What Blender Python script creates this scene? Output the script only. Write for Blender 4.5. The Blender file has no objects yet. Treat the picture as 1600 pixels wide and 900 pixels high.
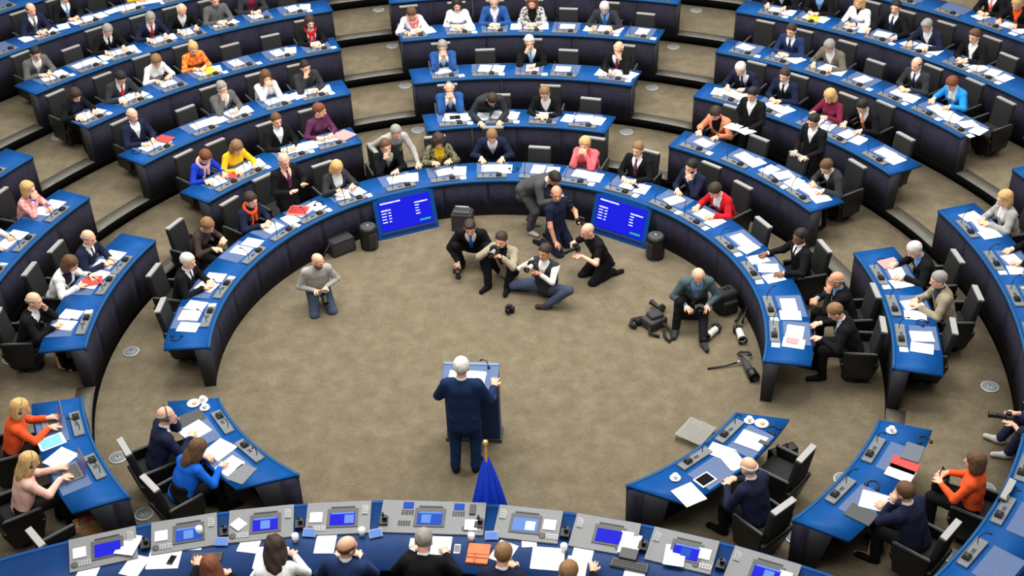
import bpy, bmesh, math, random
import numpy as np
from mathutils import Vector, Matrix
rnd = random.Random(7)
scene = bpy.context.scene
COL = scene.collection
rad, deg, PI = math.radians, math.degrees, math.pi

# ------------------------------------------------------------------ camera
F_PX, PITCH, ROLL, YAW = 1994.7, 0.6028, -0.036, -0.0997
CAM = (1.9168, -15.3047, 11.8359)
cd = bpy.data.cameras.new('camera')
cd.sensor_width = 36.0
cd.lens = 36.0 * F_PX / 1600.0
cd.clip_end = 200
cam = bpy.data.objects.new('camera', cd)
COL.objects.link(cam)
_f = Vector((math.sin(YAW) * math.cos(PITCH), math.cos(YAW) * math.cos(PITCH), -math.sin(PITCH)))
_x = Vector((math.cos(YAW), -math.sin(YAW), 0))
_u = _x.cross(_f)
_x2 = _x * math.cos(ROLL) + _u * math.sin(ROLL)
_u2 = -_x * math.sin(ROLL) + _u * math.cos(ROLL)
cam.matrix_world = Matrix(((_x2.x, _u2.x, -_f.x, CAM[0]), (_x2.y, _u2.y, -_f.y, CAM[1]),
                           (_x2.z, _u2.z, -_f.z, CAM[2]), (0, 0, 0, 1)))
scene.camera = cam

# ------------------------------------------------------------------ light
scene.view_settings.view_transform = 'Standard'
scene.view_settings.look = 'None'
scene.view_settings.gamma = 1.0
scene.view_settings.use_curve_mapping = False
scene.view_settings.exposure = 0.0
w = bpy.data.worlds.new('hall_light')
scene.world = w
w.use_nodes = True
w.node_tree.nodes['Background'].inputs[0].default_value = (1.0, 0.985, 0.96, 1)
w.node_tree.nodes['Background'].inputs[1].default_value = 0.25


def area(name, loc, size, power, target=(0, 2, 0), col=(1, 0.97, 0.92)):
    l = bpy.data.lights.new(name, 'AREA')
    l.shape = 'RECTANGLE'
    l.size, l.size_y = size
    l.energy = power
    l.color = col
    o = bpy.data.objects.new(name, l)
    COL.objects.link(o)
    o.location = loc
    o.rotation_euler = (Vector(target) - Vector(loc)).to_track_quat('-Z', 'Y').to_euler()
    return o


area('ceiling_light_centre', (0, 2.5, 13.5), (9, 9), 2050, (0, 2.5, 0))
area('ceiling_light_left', (-9, 3, 13.0), (4, 12), 980, (-6, 3, 0))
area('ceiling_light_right', (9, 3, 13.0), (4, 12), 980, (6, 3, 0))
area('ceiling_light_front', (0, -9, 13.5), (14, 3), 950, (0, 0, 0))
area('added_fill_back', (0, 12.5, 12.0), (22, 4), 1150, (0, 10, 0))  # added fill, brightens the upper back rows; not a known lamp

# ------------------------------------------------------------------ materials
MATS = {}


def lin(c):
    c = c / 255.0
    return c / 12.92 if c <= 0.04045 else ((c + 0.055) / 1.055) ** 2.4


def rgb(c):
    return (lin(c[0]), lin(c[1]), lin(c[2]), 1.0)


def mat(name, c, rough=0.6, noise=0.0, scale=40.0, c2=None, bump=0.0, metal=0.0, emit=0.0, spec=0.5,
        alpha=1.0, trans=0.0, detail=4.0, dark=False):
    if name in MATS:
        return MATS[name]
    m = bpy.data.materials.new(name)
    m.use_nodes = True
    nt = m.node_tree
    b = nt.nodes['Principled BSDF']
    col = rgb(c)
    b.inputs['Base Color'].default_value = col
    b.inputs['Roughness'].default_value = rough
    b.inputs['Metallic'].default_value = metal
    b.inputs['Specular IOR Level'].default_value = spec
    if trans:
        b.inputs['Transmission Weight'].default_value = trans
    if alpha < 1:
        b.inputs['Alpha'].default_value = alpha
    if emit:
        b.inputs['Emission Color'].default_value = col
        b.inputs['Emission Strength'].default_value = emit
        if dark:
            b.inputs['Base Color'].default_value = (.01, .01, .012, 1)
    if noise or c2:
        tc = nt.nodes.new('ShaderNodeTexCoord')
        n = nt.nodes.new('ShaderNodeTexNoise')
        n.inputs['Scale'].default_value = scale
        n.inputs['Detail'].default_value = detail
        nt.links.new(tc.outputs['Object'], n.inputs['Vector'])
        r = nt.nodes.new('ShaderNodeValToRGB')
        r.color_ramp.elements[0].position = 0.35
        r.color_ramp.elements[1].position = 0.65
        if c2:
            r.color_ramp.elements[0].color = col
            r.color_ramp.elements[1].color = rgb(c2)
        else:
            r.color_ramp.elements[0].color = tuple(x * (1 - noise) for x in col[:3]) + (1,)
            r.color_ramp.elements[1].color = tuple(min(1, x * (1 + noise)) for x in col[:3]) + (1,)
        nt.links.new(n.outputs['Fac'], r.inputs['Fac'])
        nt.links.new(r.outputs['Color'], b.inputs['Base Color'])
        if bump:
            bp = nt.nodes.new('ShaderNodeBump')
            bp.inputs['Strength'].default_value = bump
            bp.inputs['Distance'].default_value = 0.01
            nt.links.new(n.outputs['Fac'], bp.inputs['Height'])
            nt.links.new(bp.outputs['Normal'], b.inputs['Normal'])
    MATS[name] = m
    return m


def carpet():
    m = bpy.data.materials.new('mottled_carpet')
    m.use_nodes = True
    nt = m.node_tree
    b = nt.nodes['Principled BSDF']
    b.inputs['Roughness'].default_value = 0.95
    b.inputs['Specular IOR Level'].default_value = 0.1
    tc = nt.nodes.new('ShaderNodeTexCoord')
    big = nt.nodes.new('ShaderNodeTexNoise')
    big.inputs['Scale'].default_value = 3.6
    big.inputs['Detail'].default_value = 6
    big.inputs['Roughness'].default_value = 0.65
    fine = nt.nodes.new('ShaderNodeTexNoise')
    fine.inputs['Scale'].default_value = 26
    fine.inputs['Detail'].default_value = 3
    for n in (big, fine):
        nt.links.new(tc.outputs['Object'], n.inputs['Vector'])
    mx = nt.nodes.new('ShaderNodeMath')
    mx.operation = 'MULTIPLY_ADD'
    nt.links.new(fine.outputs['Fac'], mx.inputs[0])
    mx.inputs[1].default_value = 0.45
    nt.links.new(big.outputs['Fac'], mx.inputs[2])
    r = nt.nodes.new('ShaderNodeValToRGB')
    e = r.color_ramp.elements
    e[0].position, e[0].color = 0.46, rgb((101, 92, 75))
    e[1].position, e[1].color = 0.96, rgb((129, 119, 99))
    k = e.new(0.71)
    k.color = rgb((115, 105, 86))
    nt.links.new(mx.outputs[0], r.inputs['Fac'])
    nt.links.new(r.outputs['Color'], b.inputs['Base Color'])
    bp = nt.nodes.new('ShaderNodeBump')
    bp.inputs['Strength'].default_value = 0.25
    bp.inputs['Distance'].default_value = 0.01
    nt.links.new(fine.outputs['Fac'], bp.inputs['Height'])
    nt.links.new(bp.outputs['Normal'], b.inputs['Normal'])
    return m


CARPET = carpet()
BLUE = mat('blue_laminate', (3, 74, 142), 0.5, 0.10, 6.0, spec=0.16)
BLUE_EDGE = mat('blue_edge', (24, 82, 136), 0.45, spec=.2)
BLUE_BOX = mat('blue_painted_board', (6, 70, 140), 0.55, spec=.2)
PANEL = mat('navy_fabric_panel', (40, 39, 54), 0.9, 0.16, 9.0, bump=0.1, spec=0.2)
PANEL_END = mat('dark_slate_end_panel', (36, 37, 44), 0.7, 0.1, 12)
RISER = mat('black_riser', (6, 6, 6), 0.9, spec=0.05)
NOSING = mat('grey_rubber_nosing', (92, 89, 81), 0.45, 0.12, 30)
BLOTTER = mat('slate_blotter', (86, 106, 146), 0.5, 0.06, 30, spec=.25)
GREY = mat('grey_console', (118, 123, 128), 0.5, 0.08, 60, spec=.3)
DGREY = mat('dark_grey_plastic', (62, 64, 66), 0.5)
LGREY = mat('light_grey_metal', (168, 170, 170), 0.35, metal=0.2)
BLACK = mat('black_plastic', (16, 16, 18), 0.45)
LEATHER = mat('black_leather', (12, 12, 13), 0.45, 0.15, 50, bump=0.1)
SEATCLOTH = mat('charcoal_seat_cloth', (22, 23, 24), 0.85, 0.12, 60)
CHAIRCAP = mat('pale_grey_chair_cap', (164, 164, 162), 0.35)
PAPER = mat('white_paper', (238, 240, 244), 0.8)
WHITE = mat('white_china', (242, 242, 240), 0.25)
CREAM = mat('tea', (150, 95, 45), 0.2)
ACRYL = mat('smoked_acrylic', (150, 148, 140), 0.15, alpha=0.55)
SCREEN = mat('lit_blue_screen', (6, 16, 225), 0.6, emit=1.0, spec=0.05, dark=True)
SCREEN_L = mat('lit_pale_screen', (120, 165, 250), 0.6, emit=0.9, spec=0.05, dark=True)
SCREEN_M = mat('lit_mid_screen', (30, 90, 215), 0.6, emit=0.9, spec=0.05, dark=True)
TEXTW = mat('lit_white_text', (215, 225, 255), 0.4, emit=1.0)
TEXTG = mat('lit_green_text', (40, 225, 90), 0.6, emit=1.0, spec=0.05, dark=True)
WOOD = mat('varnished_pole', (176, 118, 60), 0.4, 0.2, 20)
GOLD = mat('brass', (235, 205, 120), 0.3, metal=0.6)
FLAG = mat('blue_flag_cloth', (24, 80, 245), 0.75)
ORANGEL = mat('orange_leather', (214, 104, 40), 0.5, 0.1, 20)
TAN = mat('tan_leather', (196, 150, 106), 0.5, 0.2, 12)
DUFFEL = mat('grey_nylon', (48, 48, 50), 0.7, 0.2, 30)
BLACKCLOTH = mat('black_nylon', (19, 19, 20), 0.8, 0.2, 40)
LENSW = mat('white_lens_paint', (228, 228, 222), 0.4)
GLASS = mat('dark_lens_glass', (14, 12, 22), 0.05)
REDP = mat('red_folder', (206, 66, 62), 0.7)
PINKP = mat('pink_printed_sheet', (232, 150, 150), 0.8)
YELP = mat('yellow_sheet', (238, 200, 50), 0.8)
CYANP = mat('pale_blue_page', (120, 196, 226), 0.6)
GREENP = mat('pale_green_card', (196, 226, 216), 0.7)

# ------------------------------------------------------------------ mesh helpers


def obj(name, me, m=None, parent=None, loc=(0, 0, 0), rot=None, link_obj=False):
    o = bpy.data.objects.new(name, me)
    COL.objects.link(o)
    if parent:
        o.parent = parent
    o.location = loc
    if rot is not None:
        o.rotation_euler = rot
    if m is not None and me is not None:
        if not me.materials:
            me.materials.append(m)
        elif me.materials[0] is not m:
            o.material_slots[0].link = 'OBJECT'
            o.material_slots[0].material = m
    return o


def empty(name, loc=(0, 0, 0), rz=0.0):
    o = bpy.data.objects.new(name, None)
    o.empty_display_size = 0.2
    COL.objects.link(o)
    o.location = loc
    o.rotation_euler = (0, 0, rz)
    return o


def tag(o, label, cat, group=None, kind=None):
    o['label'] = label
    o['category'] = cat
    if group:
        o['group'] = group
    if kind:
        o['kind'] = kind
    return o


def npmesh(name, V, Q, smooth=True):
    V = np.asarray(V, np.float32)
    Q = np.asarray(Q, np.int32)
    k = Q.shape[1]
    me = bpy.data.meshes.new(name)
    me.vertices.add(len(V))
    me.vertices.foreach_set('co', V.ravel())
    me.loops.add(len(Q) * k)
    me.loops.foreach_set('vertex_index', Q.ravel())
    me.polygons.add(len(Q))
    me.polygons.foreach_set('loop_start', np.arange(0, len(Q) * k, k, dtype=np.int32))
    me.polygons.foreach_set('loop_total', np.full(len(Q), k, np.int32))
    if smooth:
        me.polygons.foreach_set('use_smooth', np.ones(len(Q), bool))
    me.update(calc_edges=True)
    return me


class B:
    """bmesh collector"""

    def __init__(s):
        s.bm = bmesh.new()

    def box(s, c, d, rz=0, rx=0, taper=None, mi=0, ry=0):
        M = Matrix.Translation(c) @ Matrix.Rotation(rz, 4, 'Z') @ Matrix.Rotation(rx, 4, 'X') @ Matrix.Rotation(ry, 4, 'Y')
        vs = []
        for z in (-.5, .5):
            t = (1, 1) if (taper is None or z > 0) else taper
            for x, y in ((-.5, -.5), (.5, -.5), (.5, .5), (-.5, .5)):
                vs.append(s.bm.verts.new(M @ Vector((x * d[0] * t[0], y * d[1] * t[1], z * d[2]))))
        for f in ((3, 2, 1, 0), (4, 5, 6, 7), (0, 1, 5, 4), (1, 2, 6, 5), (2, 3, 7, 6), (3, 0, 4, 7)):
            s.bm.faces.new([vs[i] for i in f]).material_index = mi
        return s

    def lathe(s, prof, c=(0, 0, 0), n=20, M=None, mi=0):
        M = (M or Matrix()) if M is not None else Matrix.Translation(c)
        rings = []
        for r, z in prof:
            if r < 1e-5:
                rings.append([s.bm.verts.new(M @ Vector((0, 0, z)))])
            else:
                rings.append([s.bm.verts.new(M @ Vector((r * math.cos(2 * PI * i / n), r * math.sin(2 * PI * i / n), z))) for i in range(n)])
        for a, b in zip(rings, rings[1:]):
            for i in range(n):
                j = (i + 1) % n
                if len(a) == 1 and len(b) == 1:
                    continue
                if len(a) == 1:
                    f = [a[0], b[j], b[i]][::-1]
                    f = [a[0], b[i], b[j]][::-1]
                elif len(b) == 1:
                    f = [a[i], a[j], b[0]]
                else:
                    f = [a[i], a[j], b[j], b[i]]
                fc = s.bm.faces.new(f)
                fc.material_index = mi
                fc.smooth = True
        return s

    def tube(s, pts, r, n=8, mi=0):
        pts = [Vector(p) for p in pts]
        rr = r if isinstance(r, (list, tuple)) else [r] * len(pts)
        rings = []
        for i, p in enumerate(pts):
            d = (pts[min(i + 1, len(pts) - 1)] - pts[max(i - 1, 0)]).normalized()
            a = d.cross(Vector((0, 0, 1)) if abs(d.z) < .9 else Vector((1, 0, 0))).normalized()
            b = d.cross(a)
            rings.append([s.bm.verts.new(p + (a * math.cos(2 * PI * k / n) + b * math.sin(2 * PI * k / n)) * rr[i]) for k in range(n)])
        for a, b in zip(rings, rings[1:]):
            for i in range(n):
                f = s.bm.faces.new([a[i], a[(i + 1) % n], b[(i + 1) % n], b[i]])
                f.smooth = True
                f.material_index = mi
        for g in (rings[0][::-1], rings[-1]):
            s.bm.faces.new(g).material_index = mi
        return s

    def mesh(s, name, bevel=0.0, seg=2, smooth=False):
        bm = s.bm
        if bevel:
            bmesh.ops.bevel(bm, geom=bm.edges[:], offset=bevel, segments=seg, affect='EDGES', profile=0.6)
        bmesh.ops.recalc_face_normals(bm, faces=bm.faces[:])
        if smooth:
            for f in bm.faces:
                f.smooth = True
        me = bpy.data.meshes.new(name)
        bm.to_mesh(me)
        bm.free()
        return me


def pol(r, t, z=0.0):
    return Vector((r * math.sin(rad(t)), r * math.cos(rad(t)), z))


def arc_solid(name, rf, rb, tf, tb, z0, z1, step=2.0, off=(0, 0, 0), rf0=None, rb0=None, center=(0, 0), bev=0.0):
    """Ring sector: front radius rf (angles tf), back radius rb (angles tb); rf0/rb0 radii of the bottom."""
    n = max(2, int(abs(tf[1] - tf[0]) / step) + 1)
    rf0 = rf if rf0 is None else rf0
    rb0 = rb if rb0 is None else rb0
    V = []
    for i in range(n + 1):
        u = i / n
        a = tf[0] + (tf[1] - tf[0]) * u
        b = tb[0] + (tb[1] - tb[0]) * u
        for p in (pol(rf0, a, z0), pol(rb0, b, z0), pol(rb, b, z1), pol(rf, a, z1)):
            V.append((p.x + center[0] - off[0], p.y + center[1] - off[1], p.z - off[2]))
    Q = []
    for i in range(n):
        o, q = 4 * i, 4 * i + 4
        for a, b in ((0, 1), (1, 2), (2, 3), (3, 0)):
            Q.append((o + a, q + a, q + b, o + b))
    Q.append((0, 1, 2, 3))
    e = 4 * n
    Q.append((e + 3, e + 2, e + 1, e))
    me = npmesh(name, V, Q, False)
    bm = bmesh.new()
    bm.from_mesh(me)
    bmesh.ops.recalc_face_normals(bm, faces=bm.faces[:])
    bm.to_mesh(me)
    bm.free()
    return me


# ------------------------------------------------------------------ the tiers
R = [4.094, 5.833, 7.543, 9.241, 10.933, 12.624, 14.316, 16.0]
DZ = 0.17
HD = 0.72           # desk top above its tier
DEPTH = 0.65
ROWN = ['innermost ring', 'second row', 'third row', 'fourth row', 'fifth row', 'sixth row', 'back row']

b = B()
b.lathe([(0, -.3), (0, 0), (17.5, 0), (17.5, -.3)], n=120)
fl = obj('floor', b.mesh('floor'), CARPET)
fl['kind'] = 'structure'
for k in range(1, 7):
    r1 = R[k + 1] if k < 6 else 17.0
    me = arc_solid('tier', R[k], r1 + 0.02, (-152, 152), (-152, 152), k * DZ - 0.02, k * DZ, 3)
    o = obj('floor_tier_%d' % k, me, CARPET)
    o['kind'] = 'structure'
    me = arc_solid('riser', R[k] - 0.004, R[k] + 0.05, (-152, 152), (-152, 152), (k - 1) * DZ, k * DZ + 0.002, 3)
    o = obj('trim_%d' % k, me, RISER)
    o['kind'] = 'structure'

me = arc_solid('wall', 17.0, 17.3, (-152, 152), (-152, 152), 0, 5.0, 3)
o = obj('wall_back', me, mat('grey_wall_panel', (120, 116, 108), .8, .06, 3))
o['kind'] = 'structure'

# sector edges (front angles) for rows 1..6
AIS = 1.24


def edges(block, k):
    r = R[k]
    if block == 'C':
        return (-16.4, 16.4)
    a = 16.4 + deg(AIS / r)
    z = {1: 60.2, 2: 59.15, 3: 57.9, 4: 57.1, 5: 56.4, 6: 55.9}[k]
    s = {1: 73.2, 2: 68.8, 3: 65.6, 4: 63.7, 5: 62.3, 6: 61.2}[k]
    if block == 'R1':
        return (a, z)
    if block == 'L1':
        return (-z, -a)
    if block == 'R2':
        return (s, 102.0)
    return (-102.0, -s)


# nosing strips in the aisles
nn = 0
for k in range(1, 7):
    e = {bk: edges(bk, k) for bk in ('C', 'L1', 'R1', 'L2', 'R2')}
    gaps = [(e['L1'][1], e['C'][0]), (e['C'][1], e['R1'][0]), (e['R1'][1], e['R2'][0]), (e['L2'][1], e['L1'][0])]
    if k <= 3:
        gaps += [(-113, -102), (102, 113)]
    for g in gaps:
        nn += 1
        me = arc_solid('nosing', R[k] - 0.004, R[k] + 0.26, g, g, k * DZ - 0.004, k * DZ + 0.008, 2)
        o = obj('trim_%d' % (100 + nn), me, NOSING)
        o['kind'] = 'structure'

# ------------------------------------------------------------------ desks
BLK = {'C': 'centre block', 'L1': 'left block', 'R1': 'right block', 'L2': 'lower left block', 'R2': 'lower right block',
       'RING': '', 'LB': 'left bank', 'RB': 'right bank'}


def where(block, k):
    if block == 'RING':
        return 'innermost ring'
    if block in ('LB', 'RB'):
        return ('inner ' if k == 0 else 'outer ' if k == 1 else 'outermost ') + BLK[block]
    return BLK[block] + ' ' + ROWN[k]


# shared small meshes -------------------------------------------------
def console_mesh():
    b = B()
    b.box((0, 0, 0.014), (0.52, 0.13, 0.028))
    b.box((0, 0.068, 0.018), (0.52, 0.012, 0.036))
    return b.mesh('console', 0.004, 1)


def speaker_block():
    b = B()
    b.box((0, 0, 0.032), (0.10, 0.085, 0.06))
    b.box((0, 0.0, 0.068), (0.07, 0.055, 0.016))
    return b.mesh('loudspeaker', 0.006, 1)


def mic_mesh():
    b = B()
    pts = [(0, 0, 0.02), (0, 0.005, 0.10), (0.004, -0.02, 0.17), (0.01, -0.06, 0.22), (0.012, -0.09, 0.235)]
    b.tube(pts, 0.006, 6)
    b.tube([(0.012, -0.085, 0.233), (0.013, -0.125, 0.243)], 0.011, 8)
    return b.mesh('microphone')


def keypad_mesh():
    b = B()
    for i in range(4):
        for j in range(2):
            b.box((-0.03 + 0.02 * i, -0.012 + 0.024 * j, 0.0335), (0.013, 0.014, 0.006))
    return b.mesh('keypad')


ME_CONS, ME_SPK, ME_MIC, ME_KEY = console_mesh(), speaker_block(), mic_mesh(), keypad_mesh()
b = B()
b.box((0, 0, 0.003), (0.56, 0.38, 0.006))
ME_BLOT = b.mesh('blotter', 0.002, 1)


def make_desk(block, k, tf, tb, seats, pitch, cat='desk', label=None, endpanels=True, endw=.215):
    z = k * DZ
    r = R[k]
    mid = 0.5 * (tf[0] + tf[1])
    c = pol(r + 0.3, mid, z)
    root = empty('curved_desk', c)
    tag(root, label or ('long curved blue desk with dark front, ' + where(block, k)), 'desk', 'curved blue desks')
    top = obj('desktop', arc_solid('desktop', r - 0.012, r + DEPTH, tf, tb, z + HD - 0.035, z + HD, 1.5, c), BLUE, root)
    obj('front_edge', arc_solid('front_edge', r - 0.02, r + 0.02, tf, tf, z + HD - 0.05, z + HD + 0.006, 1.5, c), BLUE_EDGE, top)
    # front panels, one per seat width
    n = max(1, round((tf[1] - tf[0]) / pitch))
    st = (tf[1] - tf[0]) / n
    gap = deg(0.006 / r)
    pm = arc_solid('front_panel', r, r + 0.20, (-st / 2 + gap, st / 2 - gap), (-st / 2 + gap, st / 2 - gap), 0.0, HD - 0.04, 1.5,
                   rf0=r + 0.005, rb0=r + 0.15)
    for i in range(n):
        t = tf[0] + st * (i + 0.5)
        o = obj('front_panel', pm, PANEL, root, (-c.x, -c.y, z - c.z), (0, 0, -rad(t)))
    def tb_(t):
        return ((tb[0] - tf[0]) if t == tf[0] else (tb[1] - tf[1])) * endw / DEPTH
    if endpanels:
        for t in tf:
            s = 1 if t == tf[0] else -1
            g2 = deg(0.03 / r) * s
            me = arc_solid('end_panel', r - 0.004, r + endw, (t, t + g2), (t, t + g2) if endw < .3 else (t + tb_(t), t + g2 + tb_(t)), z, z + HD - 0.036, 1.5, c, rf0=r + 0.0, rb0=r + max(.16, endw * .62))
            obj('end_panel', me, PANEL_END, root)
    for t in seats:
        p = pol(r + 0.43, t, z + HD)
        bl = obj('writing_pad', ME_BLOT, BLOTTER, root, p - c, (0, 0, PI - rad(t)))
        p = pol(r + 0.115, t, z + HD)
        cn = obj('console', ME_CONS, GREY, root, p - c, (0, 0, PI - rad(t)))
        obj('loudspeaker', ME_SPK, BLACK, cn, (-0.12, 0.012, 0.005), (0, 0, 0))
        obj('microphone', ME_MIC, BLACK, cn, (0.155, 0.02, 0.01), (0, 0, rad(rnd.uniform(-50, 50))))
        obj('keypad', ME_KEY, DGREY, cn, (0.02, 0, 0))
    return root


# ------------------------------------------------------------------ smooth bodies: distance fields meshed with surface nets
class Field:
    def __init__(s, lo, hi, h):
        s.lo, s.h = np.array(lo, float), h
        s.n = (np.ceil((np.array(hi) - s.lo) / h).astype(int) + 1)
        s.f = np.full(s.n, 0.06, np.float32)
        s.ax = [(s.lo[i] + h * np.arange(s.n[i])).astype(np.float32) for i in range(3)]

    def win(s, lo, hi):
        sl, g = [], []
        for i in range(3):
            a = max(0, int((lo[i] - s.lo[i]) / s.h))
            b_ = min(s.n[i], int((hi[i] - s.lo[i]) / s.h) + 2)
            if b_ <= a:
                return None, None
            sl.append(slice(a, b_))
            sh = [1, 1, 1]
            sh[i] = -1
            g.append(s.ax[i][a:b_].reshape(sh))
        return tuple(sl), g

    def put(s, sl, d, k, op):
        a = s.f[sl]
        if op == 'sub':
            h = np.maximum(k - np.abs(a + d), 0) / k
            s.f[sl] = np.maximum(a, -d) + h * h * k * 0.25
        else:
            h = np.maximum(k - np.abs(a - d), 0) / k
            s.f[sl] = np.minimum(a, d) - h * h * k * 0.25

    def cone(s, a, b_, r1, r2, k=0.02, lat=None, q=1.0, op='add'):
        a, b_ = np.array(a, float), np.array(b_, float)
        m = max(r1, r2) / q + 0.035
        sl, g = s.win(np.minimum(a, b_) - m, np.maximum(a, b_) + m)
        if sl is None:
            return
        P = [g[i] - np.float32(a[i]) for i in range(3)]
        ba = b_ - a
        if lat is not None:
            l = np.array(lat, float)
            l /= np.linalg.norm(l)
            dl = (P[0] * np.float32(l[0]) + P[1] * np.float32(l[1]) + P[2] * np.float32(l[2])) * np.float32(1 - q)
            P = [P[i] - dl * np.float32(l[i]) for i in range(3)]
            ba = ba - (1 - q) * (ba @ l) * l
        bb = max(ba @ ba, 1e-9)
        t = np.clip((P[0] * np.float32(ba[0]) + P[1] * np.float32(ba[1]) + P[2] * np.float32(ba[2])) / np.float32(bb), 0, 1)
        d = np.sqrt((P[0] - t * np.float32(ba[0])) ** 2 + (P[1] - t * np.float32(ba[1])) ** 2 + (P[2] - t * np.float32(ba[2])) ** 2) - (np.float32(r1) + t * np.float32(r2 - r1))
        s.put(sl, d, k, op)

    def ell(s, c, r, M=None, k=0.02, op='add'):
        c = np.array(c, float)
        m = max(r) + 0.035
        sl, g = s.win(c - m, c + m)
        if sl is None:
            return
        P = [g[i] - np.float32(c[i]) for i in range(3)]
        M = np.eye(3) if M is None else M
        L = [P[0] * np.float32(M[0, i]) + P[1] * np.float32(M[1, i]) + P[2] * np.float32(M[2, i]) for i in range(3)]
        k0 = np.sqrt(sum((L[i] / r[i]) ** 2 for i in range(3)))
        k1 = np.sqrt(sum((L[i] / r[i] ** 2) ** 2 for i in range(3))) + 1e-6
        s.put(sl, (k0 * (k0 - 1) / k1).astype(np.float32), k, op)

    def cut(s, fn):
        """keep where fn(x,y,z) <= 0"""
        X, Y, Z = s.ax[0].reshape(-1, 1, 1), s.ax[1].reshape(1, -1, 1), s.ax[2].reshape(1, 1, -1)
        s.f = np.maximum(s.f, fn(X, Y, Z)).astype(np.float32)

    def nets(s):
        f, h = s.f, s.h
        f[0], f[-1] = 0.06, 0.06
        f[:, 0], f[:, -1] = 0.06, 0.06
        f[:, :, 0], f[:, :, -1] = 0.06, 0.06
        I = f < 0
        u = I.astype(np.uint8)
        c = u[:-1] + u[1:]
        c = c[:, :-1] + c[:, 1:]
        c = c[:, :, :-1] + c[:, :, 1:]
        act = (c > 0) & (c < 8)
        ids = np.argwhere(act)
        mp = np.full(act.shape, -1, np.int32)
        mp[act] = np.arange(len(ids))
        cor = [(x, y, z) for x in (0, 1) for y in (0, 1) for z in (0, 1)]
        val = {q: f[ids[:, 0] + q[0], ids[:, 1] + q[1], ids[:, 2] + q[2]] for q in cor}
        acc = np.zeros((len(ids), 3))
        cnt = np.zeros(len(ids))
        for q in cor:
            for a in range(3):
                if q[a]:
                    continue
                p = list(q)
                p[a] = 1
                va, vb = val[q], val[tuple(p)]
                m = (va < 0) != (vb < 0)
                t = va[m] / (va[m] - vb[m])
                pt = np.tile(np.array(q, float), (m.sum(), 1))
                pt[:, a] = t
                acc[m] += pt
                cnt[m] += 1
        V = s.lo + h * (ids + acc / cnt[:, None])
        Q = []
        # x edges
        for ax in range(3):
            sl0 = [slice(1, -1)] * 3
            sl1 = [slice(1, -1)] * 3
            sl0[ax], sl1[ax] = slice(0, -1), slice(1, None)
            A, C = I[tuple(sl0)], I[tuple(sl1)]
            e = np.argwhere(A != C)
            if not len(e):
                continue
            ins = A[e[:, 0], e[:, 1], e[:, 2]]
            off = np.array([1, 1, 1])
            off[ax] = 0
            e = e + off
            b1, b2 = (ax + 1) % 3, (ax + 2) % 3

            def cell(d1, d2):
                j = e.copy()
                j[:, b1] += d1
                j[:, b2] += d2
                return mp[j[:, 0], j[:, 1], j[:, 2]]
            q = np.stack([cell(-1, -1), cell(0, -1), cell(0, 0), cell(-1, 0)], 1)
            q[~ins] = q[~ins][:, ::-1]
            Q.append(q)
        return V, np.concatenate(Q)


def unit(v):
    v = np.array(v, float)
    return v / max(np.linalg.norm(v), 1e-9)


def rotm(yaw, pitch, roll):
    """x right, y front, z up; positive pitch looks down, positive yaw turns left"""
    y, p, r = rad(yaw), rad(-pitch), rad(roll)
    Rz = np.array([[math.cos(y), -math.sin(y), 0], [math.sin(y), math.cos(y), 0], [0, 0, 1]])
    Rx = np.array([[1, 0, 0], [0, math.cos(p), -math.sin(p)], [0, math.sin(p), math.cos(p)]])
    Ry = np.array([[math.cos(r), 0, math.sin(r)], [0, 1, 0], [-math.sin(r), 0, math.cos(r)]])
    return Rz @ Rx @ Ry


def ik(S, W, l1, l2, pole):
    S, W = np.array(S, float), np.array(W, float)
    d = W - S
    n = np.linalg.norm(d)
    if n > (l1 + l2) * 0.995:
        W = S + d * (l1 + l2) * 0.995 / n
        d = W - S
        n = np.linalg.norm(d)
    a = (l1 * l1 - l2 * l2 + n * n) / (2 * n)
    hgt = math.sqrt(max(l1 * l1 - a * a, 1e-6))
    u_ = d / n
    pl = np.array(pole, float)
    pl = unit(pl - (pl @ u_) * u_)
    return S + u_ * a + pl * hgt, W


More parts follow.
